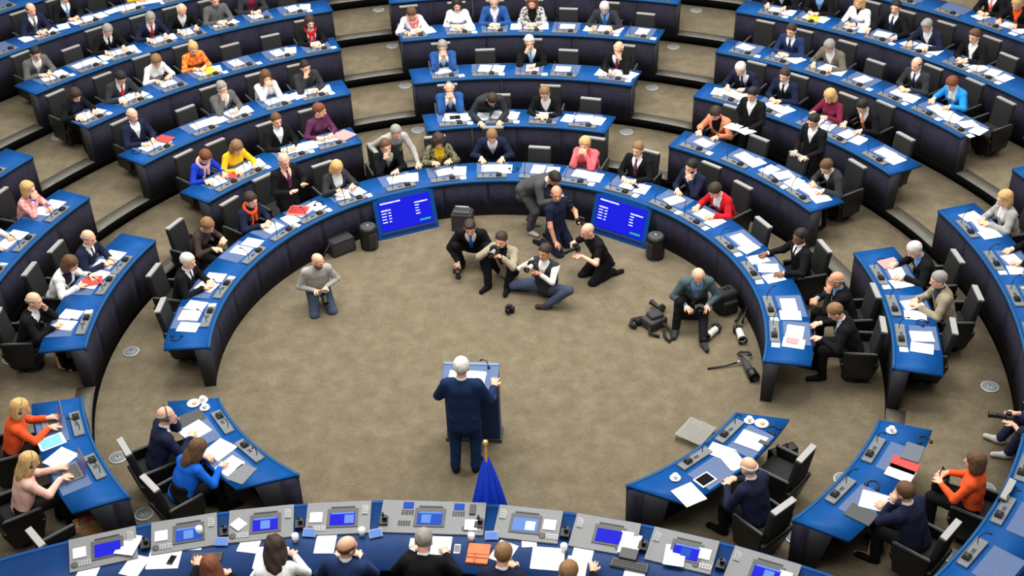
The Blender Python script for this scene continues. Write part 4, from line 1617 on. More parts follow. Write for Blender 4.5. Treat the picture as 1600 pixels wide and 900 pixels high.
r = empty('flag', (.44, -4.27, 0))
tag(r, 'blue flag hanging on a wooden pole before the presidium', 'flag')
b = B(); b.lathe([(0, 0), (.16, 0), (.16, .03), (.05, .06), (0, .06)], n=20); obj('base', b.mesh('base'), GOLD, r)
b = B(); b.tube([(0, 0, .03), (0, 0, 2.0)], .016, 10); obj('pole', b.mesh('pole'), WOOD, r)
b = B(); b.lathe([(0, 0), (.02, 0), (.036, .03), (.03, .06), (0, .075)], c=(0, 0, 1.99), n=14); obj('finial', b.mesh('finial'), GOLD, r)
n, m_ = 72, 16
V, Q = [], []
for j in range(m_ + 1):
    u = j / m_
    for i in range(n):
        a = 2 * PI * i / n
        rr = .018 + .25 * u ** .8 * (.72 + .28 * math.sin(7 * a + 1.2 * u) + .12 * math.sin(3 * a + .7))
        V.append((rr * math.cos(a) * 1.05, rr * math.sin(a) * .62, 1.80 - 1.15 * u + .05 * math.sin(a)))
for j in range(m_):
    for i in range(n):
        Q.append((j * n + i, (j + 1) * n + i, (j + 1) * n + (i + 1) % n, j * n + (i + 1) % n))
obj('flag_cloth', npmesh('flag_cloth', V, Q), FLAG, r)


# ------------------------------------------------------------------ floor screens and loudspeakers
def floor_screen(t, lb):
    th = rad(t)
    tilt = rad(-19)
    r = empty('floor_screen', pol(3.82, t, 0), PI - th)
    tag(r, lb, 'screen', 'blue information screens on the floor')
    W, Hh = 1.10, .76
    # local +Y towards the hall centre; the board leans back (-Y) at the top
    M = Matrix.Rotation(rad(19), 4, 'X')

    def part(nm, c_, d_, m_, par=r, bev=.004):
        b = B(); b.box(c_, d_)
        me = b.mesh(nm, bev, 1) if bev else b.mesh(nm)
        me.transform(M)
        return obj(nm, me, m_, par)
    part('cabinet', (0, -.03, Hh / 2), (W, .07, Hh), BLUE_BOX)
    sc = part('screen', (0, .008, .40), (.94, .012, .53), SCREEN)
    part('bottom_bar', (0, .012, .085), (.98, .01, .05), mat('navy_bar', (12, 36, 96), .5))
    # the picture on the screen: heading, rows of entries, green result field (x grows to the viewer's left)
    tx = B()

    def line(x, z, w_, h_=.018):
        k = max(2, int(w_ / .02))
        rr = random.Random(int(x * 1000 + z * 777))
        p = x
        while p < x + w_ - .006:
            l_ = rr.uniform(.008, .016)
            tx.box((-(p + l_ / 2), .015, z), (l_, .004, h_ * rr.uniform(.75, 1)))
            p += l_ + .005
    line(-.43, .625, .36, .026)
    for i in range(5):
        line(-.43, .50 - .052 * i, .17 if i == 0 else .08, .017 if i else .024)
        if i:
            line(-.31, .50 - .052 * i, .05)
    for i in range(5):
        line(.18, .53 - .05 * i, .24 if i == 0 else .07, .017 if i else .024)
    me = tx.mesh('screen_text')
    me.transform(M)
    obj('screen_text', me, TEXTW, sc)
    tx = B()
    for i in range(9):
        tx.box((-(.24 + .022 * i), .015, .205), (.016, .004, .03))
    me = tx.mesh('result_text')
    me.transform(M)
    obj('result_text', me, TEXTG, sc)
    # prop behind the board
    part('stand', (0, -.085, .30), (.6, .05, .5), BLACK)


floor_screen(-26.8, 'left blue information screen leaning on the ring desk')
floor_screen(29.6, 'right blue information screen leaning on the ring desk')


def loudspeaker(t, rr, lb):
    r = empty('loudspeaker', pol(rr, t), PI - rad(t))
    tag(r, lb, 'loudspeaker', 'black floor loudspeakers')
    b = B(); b.lathe([(0, .02), (.14, .02), (.158, .05), (.165, .38), (.15, .42), (0, .42)], n=10); obj('cabinet', b.mesh('cabinet', .004, 1), BLACK, r)
    b = B(); b.lathe([(0, .42), (.13, .42), (.13, .432), (.11, .436), (0, .43)], n=20); obj('top_plate', b.mesh('top_plate'), DGREY, r)
    b = B(); b.lathe([(0, .43), (.022, .43), (.022, .445), (0, .447)], n=12); obj('badge', b.mesh('badge'), LGREY, r)
    b = B()
    for i in range(7):
        b.box((0, .163 - .0, .08 + .04 * i), (.14, .02, .012))
    obj('grille', b.mesh('grille'), DGREY, r)
    b = B(); b.lathe([(0, 0), (.15, 0), (.15, .02), (0, .02)], n=14); obj('foot', b.mesh('foot'), BLACK, r)


loudspeaker(-38.4, 3.78, 'black floor loudspeaker left of the left information screen')
loudspeaker(42.0, 3.80, 'black floor loudspeaker right of the right information screen')


# ------------------------------------------------------------------ cameras and bags
def add_camera(r, lens=.12, lr=.036, lensm=None, flash=False, hood=True):
    """camera at the root: lens along +Y"""
    b = B(); b.box((0, 0, 0), (.14, .07, .10)); b.box((0, .005, .06), (.06, .06, .04)); b.box((.055, .015, -.005), (.035, .05, .09)); bd = obj('body', b.mesh('body', .01, 2), BLACK, r)
    M = Matrix.Translation((-.01, .03, 0)) @ Matrix.Rotation(-PI / 2, 4, 'X')
    b = B(); b.lathe([(0, 0), (lr * .9, 0), (lr, .02), (lr, lens * .7), (lr * 1.12, lens * .75), (lr * 1.12, lens), (lr * .9, lens), (lr * .85, lens - .01)], M=M, n=16)
    le = obj('lens', b.mesh('lens'), lensm or BLACK, r)
    b = B(); b.lathe([(0, lens - .012), (lr * .86, lens - .012)], M=M, n=16); obj('front_glass', b.mesh('front_glass'), GLASS, le)
    if hood:
        b = B(); b.lathe([(lr * 1.12, lens - .005), (lr * 1.35, lens + .045), (lr * 1.28, lens + .045), (lr * 1.05, lens - .003)], M=M, n=16); obj('lens_hood', b.mesh('lens_hood'), BLACK, le)
    if flash:
        b = B(); b.box((0, 0, .115), (.06, .05, .08)); b.box((0, .02, .175), (.075, .08, .045)); obj('flash', b.mesh('flash', .006, 1), BLACK, r)


def camera_at(loc, rot, lb, **kw):
    r = empty('photo_camera', loc)
    r.rotation_euler = rot
    tag(r, lb, 'camera', 'cameras of the press photographers')
    add_camera(r, **kw)
    return r


def held(root, local, rz, lb, pitch=0, **kw):
    """camera placed from a person's own frame (top-level)"""
    M = Matrix.LocRotScale(root.location, root.rotation_euler, root.scale)
    p = M @ Vector(local)
    return camera_at(p, (pitch, 0, root.rotation_euler.z + rz), lb, **kw)


KN = dict(legs='free', feet=((.10, -.20, .07), (-.10, -.20, .07), (.02, -.13, -.03), (-.02, -.13, -.03)), kp=((.15, 1, -.4), (-.15, 1, -.4)))
KL = dict(legs='free', feet=((.10, -.12, .07), (-.10, -.12, .07), (.02, -.13, -.03), (-.02, -.13, -.03)), kp=((.12, 1, -.4), (-.12, 1, -.4)))
PH = 'press photographers on the open floor'
P1 = Pose(P=(0, 0, .35), lean=14, wR=(.09, .26, .50), dR=(-.6, .8, -.1), wL=(-.10, .26, .52), dL=(.6, .8, -.1), pitch=20, yaw=34, **KL)
a = person((-2.86, 1.22, 0), rad(203), P1, 'bald bearded photographer kneeling in pale grey sweater', hair='bald', hc='br', beard=True, top='top', c=('lg',), trouser='jn', shoes='dg', group=PH, scale=.95)
held(a, (-.02, .36, .47), 0, 'black camera in the hands of the kneeling bald photographer', pitch=-.5)

SQ = dict(legs='free', feet=((.17, .12, .09), (-.17, .12, .09)), kp=((.45, 1, .7), (-.45, 1, .7)))
P2 = Pose(P=(0, -.12, .30), lean=33, wR=(.20, .34, .26), dR=(.0, .4, -.9), pR=(.9, -.4, .2), wL=(-.24, .30, .20), dL=(.05, .3, -.95), pL=(-.9, -.4, .2), pitch=24, yaw=6, **SQ)
a = person((-.50, 2.52, 0), rad(180), P2, 'crouching photographer in black suit with bright blue tie', hair='swept', hc='db', c=('bk', 'wh', 'bb'), group=PH)
held(a, (.21, .40, .12), .2, 'black camera with flash lowered beside the blue tie', pitch=-1.2, flash=True)

UPA = dict(pR=(.9, .1, -.7), pL=(-.9, .1, -.7))
P3 = Pose(P=(0, 0, .16), lean=12, wR=(.085, .29, .70), dR=(-.3, .5, .6), wL=(-.06, .34, .64), dL=(.3, .6, .5), pitch=10, curl=.7, legs='free', feet=((.14, .40, .08), (-.16, .34, .08)), kp=((.3, .5, 1), (-.3, .5, 1)), **UPA)
a = person((.10, 2.13, 0), rad(160), P3, 'photographer in beige jacket sitting low and aiming', hair='short', hc='db', top='open', c=('be', 'bk'), trouser='bk', group=PH)
held(a, (.0, .40, .79), 0, 'silver and black camera raised by the beige-jacketed photographer', lensm=LGREY)

P4 = Pose(P=(0, 0, .17), lean=0, wR=(.085, .27, .73), dR=(-.3, .5, .6), wL=(-.06, .32, .65), dL=(.3, .6, .5), pitch=4, curl=.7, legs='free',
          feet=((.30, -.20, .07), (-.20, .28, .07), (.10, -.08, -.02), (.1, .08, -.02)), kp=((.6, 1, .1), (-1, .7, .3)), **UPA)
a = person((.78, 1.62, 0), rad(150), P4, 'photographer in white shirt and dark grey vest, sitting', hair='short', hc='db', skin=1, top='vest', c=('dg', 'wh'), trouser='jn', shoes='br', group=PH)
held(a, (.0, .36, .81), 0, 'camera raised by the photographer in the grey vest', lensm=LENSW)

P5 = Pose(P=(0, -.10, .84), lean=60, wR=(.10, .60, .84), dR=(-.4, .8, -.2), wL=(-.06, .58, .82), dL=(.4, .8, -.2), pitch=46, yaw=-12, legs='free', feet=((.12, .05, .09), (-.12, -.12, .09)), kp=((.1, 1, 0), (-.1, 1, 0)))
a = person((.40, 3.62, 0), rad(240), P5, 'photographer in grey suit bending forward by the ring desk', hair='swept', hc='bl', skin=1, c=('ch', 'wh', 'bk'), trouser='ch', shoes='lg', group=PH)
held(a, (.02, .70, .82), 0, 'small camera in the hands of the bending photographer', hood=False, lens=.07)

P6 = Pose(P=(0, 0, .40), lean=2, wR=(.26, .22, .32), dR=(-.2, .6, -.6), pR=(.9, -.5, .1), wL=(-.14, .34, .62), dL=(.3, .8, .2), pL=(-.9, -.4, -.5), pitch=2, yaw=-38, **KN)
a = person((.86, 3.06, 0), rad(232), P6, 'kneeling photographer in dark navy t-shirt', hair='fringe', hc='br', skin=1, top='tee', c=('nv',), trouser='nv', group=PH)
held(a, (-.12, .42, .64), -.5, 'camera on the knee of the navy-shirted photographer', lens=.16)

P7 = Pose(P=(0, 0, .33), lean=26, wR=(.10, .42, .66), dR=(-.4, .7, .3), wL=(-.08, .46, .58), dL=(.4, .8, .2), pitch=14, curl=.7, **KL, **UPA)
a = person((1.68, 2.26, 0), rad(125), P7, 'bald kneeling photographer in black t-shirt aiming left', hair='bald', hc='br', beard=False, top='tee', c=('bk',), trouser='bk', group=PH)
held(a, (.0, .50, .71), 0, 'black camera with long lens aimed by the bald kneeling photographer', lens=.2)

P8 = Pose(P=(0, -.05, .33), lean=24, wR=(.17, .36, .46), dR=(-.5, .7, -.2), wL=(-.15, .36, .46), dL=(.5, .7, -.2), pitch=34, legs='free', feet=((.30, .42, .09), (-.06, .74, .09)), kp=((.3, .7, 1), (-.1, .6, 1)))
a = person((3.12, 1.15, 0), rad(184), P8, 'balding photographer in grey teal jacket sitting on a case', hair='fringe', hc='gr', top='open', c=('tl', 'pb'), trouser='bk', shoes='dg', group=PH)
held(a, (-.02, .44, .47), 0, 'camera with yellow strap on the lap of the seated photographer', pitch=-.3, lens=.06, hood=False)
b = B(); b.box((0, 0, .12), (.46, .36, .24)); b.box((0, 0, .25), (.47, .37, .02)); b.box((0, .19, .14), (.1, .03, .05))
o = obj('equipment_case', b.mesh('equipment_case', .015, 2), BLACKCLOTH, None, (3.12, 1.21, 0)); tag(o, 'black equipment case under the seated balding photographer', 'case')

P9 = Pose(P=(0, 0, .28), lean=26, wR=(.12, .44, .54), dR=(-.4, .8, .2), wL=(-.10, .46, .52), dL=(.4, .8, .2), pitch=12, legs='free', feet=((.12, .56, .09), (-.14, .46, .09)), kp=((.2, .7, 1), (-.2, .7, 1)))
a = person(pol(7.92, 105.6, DZ), PI - rad(104.0), P9, 'photographer in black t-shirt sitting on the step at right edge', hair='short', hc='db', top='tee', c=('bk',), trouser='nv', shoes='lg', group=PH)
held(a, (.0, .54, .56), 0, 'black camera held by the photographer on the step', lens=.18)

# standing and leaning people between the desks
P10 = Pose(P=(0, 0, .93), lean=4, wR=(.12, .30, 1.12), dR=(-.3, .7, .5), wL=(-.13, .32, 1.16), dL=(.3, .6, .6), pitch=14, yaw=-8, legs='free', feet=((.11, .02, .09), (-.11, .0, .09)), kp=((0, 1, 0), (0, 1, 0)))
person(pol(R[0] + .80, -49.8), PI + rad(49.8), P10, 'bald man in black suit standing and gesturing at the ring', hair='fringe', hc='gr', skin=0, c=('bk', 'lp', 'pu'))
P11 = Pose(P=(0, 0, .93), lean=3, wR=(.14, .28, 1.0), dR=(-.3, .9, .0), wL=(-.12, .30, 1.0), dL=(.3, .9, 0), pitch=20, legs='free', feet=((.11, .02, .09), (-.11, .0, .09)), kp=((0, 1, 0), (0, 1, 0)))
for t, rr, lb, hs, hcc in ((37.4, 7.06, 'usher in black suit standing with sheets, dark bobbed hair', 'short', 'bl'), (48.9, 6.98, 'usher in black suit standing empty-handed behind second row', 'short', 'bl')):
    a = person(pol(rr, t, DZ), PI - rad(t), P11, lb, hair=hs, hc=hcc, skin=0, c=('bk', 'wh', None), group='standing ushers', scale=.96)
    if t < 40:
        for sx, l2 in ((.13, 'white sheet in the right hand of the standing usher'), (-.13, 'white sheet in the left hand of the standing usher')):
            M = Matrix.LocRotScale(a.location, a.rotation_euler, a.scale)
            o = obj('paper_sheet', ME_A4S, PAPER, None, M @ Vector((sx, .42, 1.02)), (rad(8), 0, a.rotation_euler.z + sx)); tag(o, l2, 'paper', 'sheets in the usher hands')
P12 = Pose(P=(0, 0, .86), lean=44, side=0, wR=(.30, .40, .92), dR=(-.3, .9, -.2), wL=(-.30, .66, .80), dL=(.2, .9, -.2), pitch=26, yaw=14, legs='free', feet=((.12, .0, .09), (-.12, -.1, .09)), kp=((0, 1, 0), (0, 1, 0)))
person(pol(R[0] + 1.42, -24.0), PI + rad(23.5), P12, 'man in pale grey sweater leaning in beside his neighbour', hair='short', hc='gr', top='top', c=('lg',))
P13 = Pose(P=(0, 0, .88), lean=62, side=0, wR=(.22, .62, .78), dR=(-.3, .9, -.1), wL=(-.12, .66, .78), dL=(.2, .9, -.1), pitch=52, yaw=8, legs='free', feet=((.12, .0, .09), (-.12, -.1, .09)), kp=((0, 1, 0), (0, 1, 0)))
person(pol(R[1] + .72, -5.4, DZ), PI + rad(14.0), P13, 'dark-haired man in grey suit bending low over the desk', hair='short', hc='db', c=('dg', 'bk', None))

# loose camera gear on the floor
camera_at((.23, 1.14, .06), (0, 0, 2.6), 'small black camera lying alone on the open floor', lens=.07, hood=False)
camera_at((2.62, 1.22, .06), (.2, .3, .9), 'black camera lying behind the jumble of gear', lens=.14)
r = empty('camera_gear', (2.50, .86, 0), .4)
tag(r, 'black and grey camera harness bundle on the floor', 'camera bag')
b = B(); b.box((0, 0, .09), (.34, .28, .16), rz=.3); b.box((.02, .02, .19), (.22, .2, .08), rz=.1); obj('pouch', b.mesh('pouch', .035, 3, True), DUFFEL, r)
b = B(); b.tube([(-.15, .1, .12), (-.30, .16, .07), (-.36, .08, .05), (-.30, .0, .05)], .035, 8); obj('padded_strap', b.mesh('padded_strap'), BLACKCLOTH, r)
b = B(); b.tube([(.1, -.12, .1), (.16, -.26, .05), (.12, -.42, .03), (.04, -.5, .03), (.02, -.38, .04), (.06, -.24, .06)], .026, 8); obj('waist_belt', b.mesh('waist_belt'), BLACKCLOTH, r)
b = B(); b.tube([(-.12, -.1, .1), (-.17, -.22, .04), (-.05, -.33, .03)], .022, 8); obj('sling', b.mesh('sling'), BLACKCLOTH, r)
b = B(); b.lathe([(0, 0), (.05, 0), (.055, .1), (0, .11)], c=(-.22, .1, .02), n=14); obj('lens_pouch', b.mesh('lens_pouch'), BLACKCLOTH, r)
r = empty('backpack', (3.62, 1.32, 0), .5)
tag(r, 'black camera backpack standing beside the seated photographer', 'backpack')
b = B(); b.box((0, 0, .2), (.34, .26, .40), taper=(1.1, 1.1)); obj('body', b.mesh('body', .09, 4, True), BLACKCLOTH, r)
b = B(); b.box((0, -.14, .15), (.26, .1, .22)); obj('front_pocket', b.mesh('front_pocket', .035, 3, True), BLACKCLOTH, r)
b = B(); b.tube([(-.06, 0, .39), (0, 0, .45), (.06, 0, .39)], .012, 6); obj('handle', b.mesh('handle'), BLACK, r)
for i, (x, y, rz, lb) in enumerate(((3.46, .74, 2.5, 'white telephoto lens camera left of its twin on the floor'), (3.78, .72, 3.3, 'white telephoto lens camera nearest the ring desk'))):
    camera_at((x, y, .075), (0, 0, rz), lb, lens=.24, lr=.055, lensm=LENSW)
for (a_, b_, lb) in (((3.76, .95, .05), (4.02, 1.55, .06), 'left black monopod lying beside the ring desk'), ((3.86, .90, .05), (4.0, 1.30, .30), 'right black monopod leaning on the ring desk')):
    A, Bv = Vector(a_), Vector(b_)
    r = empty('monopod', a_)
    tag(r, lb, 'monopod', 'monopods by the ring desk')
    d_ = Bv - A
    b = B(); b.tube([(0, 0, 0), d_ * .55], .018, 8); obj('upper_tube', b.mesh('upper_tube'), BLACK, r)
    b = B(); b.tube([d_ * .5, d_], .013, 8); obj('lower_tube', b.mesh('lower_tube'), DGREY, r)
r = empty('long_lens', (3.86, -.18, 0))
tag(r, 'black long lens on a monopod lying near the ring end', 'camera lens')
d_ = Vector((.13, -.42, 0)).normalized()
M = Matrix.Translation((-.05, .14, .075)) @ d_.to_track_quat('Z', 'Y').to_matrix().to_4x4()
b = B(); b.lathe([(0, 0), (.04, 0), (.045, .12), (.06, .16), (.062, .30), (.072, .32), (0, .32)], M=M, n=18); le = obj('barrel', b.mesh('barrel'), DGREY, r)
b = B(); b.lathe([(.07, .30), (.078, .31), (.082, .47), (.074, .47), (.068, .33), (0, .33)], M=M, n=18); obj('lens_hood', b.mesh('lens_hood'), BLACK, le)
b = B(); b.tube([(-.09, .10, .06), (-.3, .03, .03), (-.58, -.04, .02)], .014, 8); obj('monopod_leg', b.mesh('monopod_leg'), BLACK, r)
b = B(); b.tube([(-.09, .10, .06), (-.14, .09, .05)], .022, 8); obj('clamp', b.mesh('clamp'), LGREY, r)
b = B(); b.tube([(-.06, .16, .10), (-.12, .28, .06), (-.08, .36, .04), (.06, .36, .04), (.08, .28, .06), (.02, .2, .1)], .016, 8); obj('strap', b.mesh('strap'), BLACKCLOTH, r)

r = empty('duffel_bag', (-2.80, 2.80, 0), rad(40))
tag(r, 'dark shoulder bag on the floor left of the left loudspeaker', 'bag')
b = B(); b.box((0, 0, .14), (.44, .22, .28), taper=(1.05, 1.1)); obj('body', b.mesh('body', .05, 3, True), DUFFEL, r)
b = B(); b.box((0, .02, .245), (.42, .26, .06)); obj('flap', b.mesh('flap', .02, 2, True), BLACKCLOTH, r)
b = B(); b.tube([(-.2, 0, .25), (-.34, -.04, .14), (-.42, .0, .03), (-.3, .08, .03)], .018, 6); obj('strap', b.mesh('strap'), BLACKCLOTH, r)
r = empty('equipment_case', (-.80, 3.62, 0), rad(-6))
tag(r, 'grey equipment case with pale handle behind the blue tie', 'case')
b = B(); b.box((0, 0, .17), (.36, .26, .34)); obj('body', b.mesh('body', .02, 2), DUFFEL, r)
b = B(); b.box((0, 0, .36), (.30, .2, .035)); obj('lid', b.mesh('lid', .01, 2), DGREY, r)
b = B(); b.tube([(-.12, .02, .37), (-.12, .02, .43), (.12, .02, .43), (.12, .02, .37)], .014, 6); obj('handle', b.mesh('handle'), LGREY, r)
r = empty('acrylic_stand', pol(3.50, 119.6), rad(58))
tag(r, 'low clear acrylic stand before the inner right bank', 'stand')
b = B(); b.box((0, 0, .10), (.46, .42, .012)); tp = obj('top_sheet', b.mesh('top_sheet', .003, 1), ACRYL, r)
b = B()
for i in range(9):
    b.box((-.2 + .05 * i, 0, .108), (.005, .38, .004))
obj('ridges', b.mesh('ridges'), ACRYL, tp)
for sx in (-.2, .2):
    for sy in (-.18, .18):
        b = B(); b.lathe([(0, 0), (.018, 0), (.014, .094), (0, .094)], c=(sx, sy, 0), n=10); obj('leg', b.mesh('leg'), ACRYL, r)

# ------------------------------------------------------------------ floor outlets
b = B(); b.lathe([(0, 0), (.13, 0), (.13, .012), (.118, .016), (0, .016)], n=28)
ME_DISC = b.mesh('rim')
b = B(); b.lathe([(.035, .016), (.105, .016), (.10, .022), (.04, .022)], n=28)
ME_DISC2 = b.mesh('grille_ring')
b = B(); b.lathe([(0, .016), (.014, .016), (.014, .026), (0, .026)], n=12)
ME_DISC3 = b.mesh('centre_screw')
for k, t, lb in ((1, -16.5, 'left aisle beside centre block second row'), (2, -16.5, 'left aisle beside centre block third row'), (3, -16.7, 'left aisle beside centre block fourth row'), (4, -17.0, 'left aisle beside centre block fifth row'),
                 (1, 16.3, 'right aisle beside centre block second row'), (2, 16.5, 'right aisle beside centre block third row'), (3, 16.4, 'right aisle beside centre block fourth row'), (4, 16.7, 'right aisle beside centre block fifth row'),
                 (0, -91.5, 'carpet behind the left end of the ring'), (0, 91.5, 'carpet behind the right end of the ring'), (0, -117.2, 'carpet behind the balding man, left bank'), (0, -130.5, 'carpet between left bank and presidium'),
                 (0, 116.8, 'carpet behind the empty chair, right bank'), (0, 130.5, 'carpet below the outer right bank'), (1, 95.3, 'carpet left of the sitting photographer on the step'), (1, 79.5, 'carpet behind the white-haired man in black coat'),
                 (1, 112.5, 'carpet behind the orange-jacketed woman, right bank'), (1, 123.4, 'carpet at bottom right before the outermost bank'), (3, -56.6, 'left aisle near the fifth row'), (1, -95.0, 'carpet behind the balding man resting chin')):
    r = empty('floor_outlet', pol(R[k + 1] - .28, t, k * DZ), 0)
    tag(r, 'round metal floor outlet, ' + lb, 'floor outlet', 'round floor outlets')
    obj('rim', ME_DISC, LGREY, r)
    obj('grille_ring', ME_DISC2, GREY, r)
    obj('centre_screw', ME_DISC3, DGREY, r)

# ------------------------------------------------------------------ things on the banks
Z0, Z1 = HD, HD + DZ


def at_(r, t, z):
    return pol(r, t, z)


def plate(r_, t, z, lb, food=True):
    p = pol(r_, t, z)
    r = empty('plate', p)
    tag(r, lb, 'plate', 'white plates')
    b = B(); b.lathe([(0, 0), (.055, 0), (.092, .014), (.094, .017), (.055, .006), (0, .005)], n=24); obj('dish', b.mesh('dish'), WHITE, r)
    b = B(); b.lathe([(0, .006), (.03, .006), (.034, .015), (.02, .024), (0, .026)], n=12); obj('biscuit', b.mesh('biscuit'), mat('biscuit', (214, 160, 104), .8, .2, 40), r, (.012, 0, 0))


plate(4.42, -119.7, Z0, 'white plate at the far end of the inner left bank')
p = pol(4.29, -119.6, Z0); cup(p.x, p.y, Z0, 'white cup beside the plate, inner left bank, farther one', False)
p = pol(4.31, -121.9, Z0); cup(p.x, p.y, Z0, 'white cup beside the plate, inner left bank, nearer one', False)
plate(4.47, 120.5, Z0, 'white plate at the far end of the inner right bank')
p = pol(4.31, 121.0, Z0); cup(p.x, p.y, Z0, 'white cup left of the plate, inner right bank', False)
p = pol(4.31, 141.3, Z0); cup(p.x, p.y, Z0, 'white cup alone near the end of the inner right bank', False)
p = pol(6.02, 114.9, Z1); cup(p.x, p.y, Z1, 'white cup at the far end of the outer right bank', False)

ME_BIND = sheet('binder_pages', .30, .34, 3, 11)
ME_FOLD = sheet('folder', .24, .32, 2, 4)
GB_ = 'papers on the side banks'
for k, r_, t, rz, me, m, lb, ca, nm in (
        (0, 4.58, -127.0, .2, ME_BIND, PAPER, 'white sheets before the balding man holding his face', 'paper', 'paper_sheet'),
        (0, 4.52, -123.4, .1, ME_FOLD, DGREY, 'grey folder before the balding man, inner left bank', 'folder', 'document_folder'),
        (0, 4.48, -134.0, .25, ME_BIND, PAPER, 'big white bound document before the woman in blue dress', 'paper', 'paper_sheet'),
        (0, 4.55, -138.6, .2, ME_A4S, PAPER, 'white sheets under the hand of the woman in blue', 'paper', 'paper_sheet'),
        (0, 4.52, -141.6, .3, ME_FOLD, GREY, 'grey folder beside the woman in blue dress', 'folder', 'document_folder'),
        (0, 4.34, 130.8, .25, ME_FOLD, PAPER, 'white sheet on the front edge of inner right bank', 'paper', 'paper_sheet'),
        (0, 4.57, 131.2, -.3, ME_A4S, PAPER, 'white sheets left of the balding man, inner right bank', 'paper', 'paper_sheet'),
        (0, 4.52, 125.2, .1, ME_BIND, PAPER, 'white sheets before the empty chair, inner right bank', 'paper', 'paper_sheet'),
        (0, 4.64, 142.0, -.1, ME_BIND, PAPER, 'stacked white sheets near the end of inner right bank', 'paper', 'paper_sheet'),
        (1, 6.30, -121.0, .12, ME_FOLD, PAPER, 'white document under the pale blue page', 'paper', 'paper_sheet'),
        (1, 6.27, -124.6, .5, ME_BIND, PAPER, 'white sheets between the two laptops', 'paper', 'paper_sheet'),
        (1, 6.36, 119.9, .05, ME_FOLD, REDP, 'red folder edge under grey laptop, outer right bank', 'folder', 'document_folder'),
        (1, 6.37, 121.4, .05, ME_FOLD, PAPER, 'white sheet below the closed grey laptop', 'paper', 'paper_sheet'),
        (1, 6.35, 127.2, .3, ME_BIND, PAPER, 'white sheet under the arm of the man propping head', 'paper', 'paper_sheet'),
        (1, 6.33, 129.9, .1, ME_FOLD, DGREY, 'grey folder below the man propping head', 'folder', 'document_folder')):
    o = obj(nm, me, m, None, pol(r_, t, k * DZ + HD + .007), (0, 0, PI - rad(t) + rz))
    tag(o, lb, ca, GB_)
o = obj('pale_blue_page', flat('pale_blue_page', .20, .26, .006), CYANP, None, pol(6.31, -121.0, Z1 + .014), (0, 0, PI + rad(121) + .12))
tag(o, 'pale blue page beside the orange-jacketed woman', 'booklet')


def laptop(r_, t, z, rz, lb, closed=False):
    r = empty('laptop', pol(r_, t, z + .007), PI - rad(t) + rz)
    tag(r, lb, 'laptop', 'laptops on the banks')
    b = B(); b.box((0, 0, .009), (.33, .23, .016)); ba = obj('base', b.mesh('base', .004, 1), GREY, r)
    if closed:
        b = B(); b.box((0, 0, .022), (.33, .23, .008)); obj('lid', b.mesh('lid', .003, 1), mat('slate_lid', (92, 100, 112), .4), r)
        return
    b = B()
    for i in range(12):
        for j in range(5):
            b.box((-.132 + .024 * i, -.02 + .022 * j, .018), (.018, .016, .004))
    obj('keys', b.mesh('keys'), DGREY, ba)['kind'] = 'stuff'
    b = B(); b.box((0, .145, .115), (.33, .010, .22), rx=rad(-17)); li = obj('lid', b.mesh('lid', .003, 1), GREY, r)
    b = B(); b.box((0, .138, .115), (.30, .004, .19), rx=rad(-17)); obj('screen', b.mesh('screen'), mat('laptop_screen', (120, 120, 190), .4, emit=.35, spec=.1, dark=True), li)


laptop(6.26, -117.4, Z1, .0, 'open laptop before the woman in orange jacket')
laptop(6.22, -127.8, Z1, .0, 'open laptop before the woman in pale pink blouse')
laptop(6.38, 117.6, Z1, .05, 'closed grey laptop on the outer right bank', True)


def tablet(p, rz, lb):
    r = empty('tablet', p, rz)
    tag(r, lb, 'tablet', 'tablets on the desks')
    b = B(); b.box((0, 0, .005), (.19, .25, .009)); obj('case', b.mesh('case', .004, 1), WHITE, r)
    b = B(); b.box((0, 0, .0105), (.15, .20, .003)); obj('screen', b.mesh('screen'), GLASS, r)


p = pol(4.56, 137.8, Z0 + .007); tablet(p, PI - rad(137.8) + PI / 2, 'white tablet with black screen before the balding man, inner right bank')
p = pol(R[1] + .36, -11.0, Z1 + .012); tablet(p, PI + rad(11) + PI / 2, 'white tablet before the balding man with headset')
p = pol(4.68, 124.6, Z0 + .016); phone(p.x, p.y, p.z, 1.0, 'black phone on white sheets, inner right bank', BLACK)
p = pol(R[0] + .38, 29.4, Z0 + .014); phone(p.x, p.y, p.z, .6, 'dark phone on the sheet beside the purple tie', BLACK)


def headphones(p, rz, lb):
    r = empty('headphones', p, rz)
    tag(r, lb, 'headphones', 'headphones lying on the desks')
    b = B(); b.tube([(.075 * math.sin(a_), .08 * math.cos(a_), .012) for a_ in np.linspace(-2, 2, 12)], .007, 6); obj('headband', b.mesh('headband'), BLACK, r)
    for sx in (-1, 1):
        b = B(); b.lathe([(0, 0), (.025, 0), (.027, .018), (0, .024)], c=(.07 * sx, -.04, 0), n=12); obj('earpiece', b.mesh('earpiece'), BLACK, r)


for r_, t, k, lb in ((4.66, 120.9, 0, 'black headphones at the far corner of inner right bank'), (6.44, 114.8, 1, 'black headphones at the far corner of outer right bank'),
                     (6.2, 125.0, 1, 'black headphones above the man propping head'), (R[0] + .5, -98.8, 0, 'black headphones at the left end of the ring'),
                     (R[1] + .45, 91.4, 1, 'black headphones right of the beige jacketed man'), (R[0] + .35, .6, 0, 'black headphones left of the empty central ring chair'),
                     (R[0] + .4, -45.3, 0, 'black headphones beside the standing bald man'), (R[2] + .45, -57.3, 2, 'black headphones at the end of left block third row')):
    headphones(pol(r_, t, k * DZ + HD), rnd.uniform(0, 6), lb)

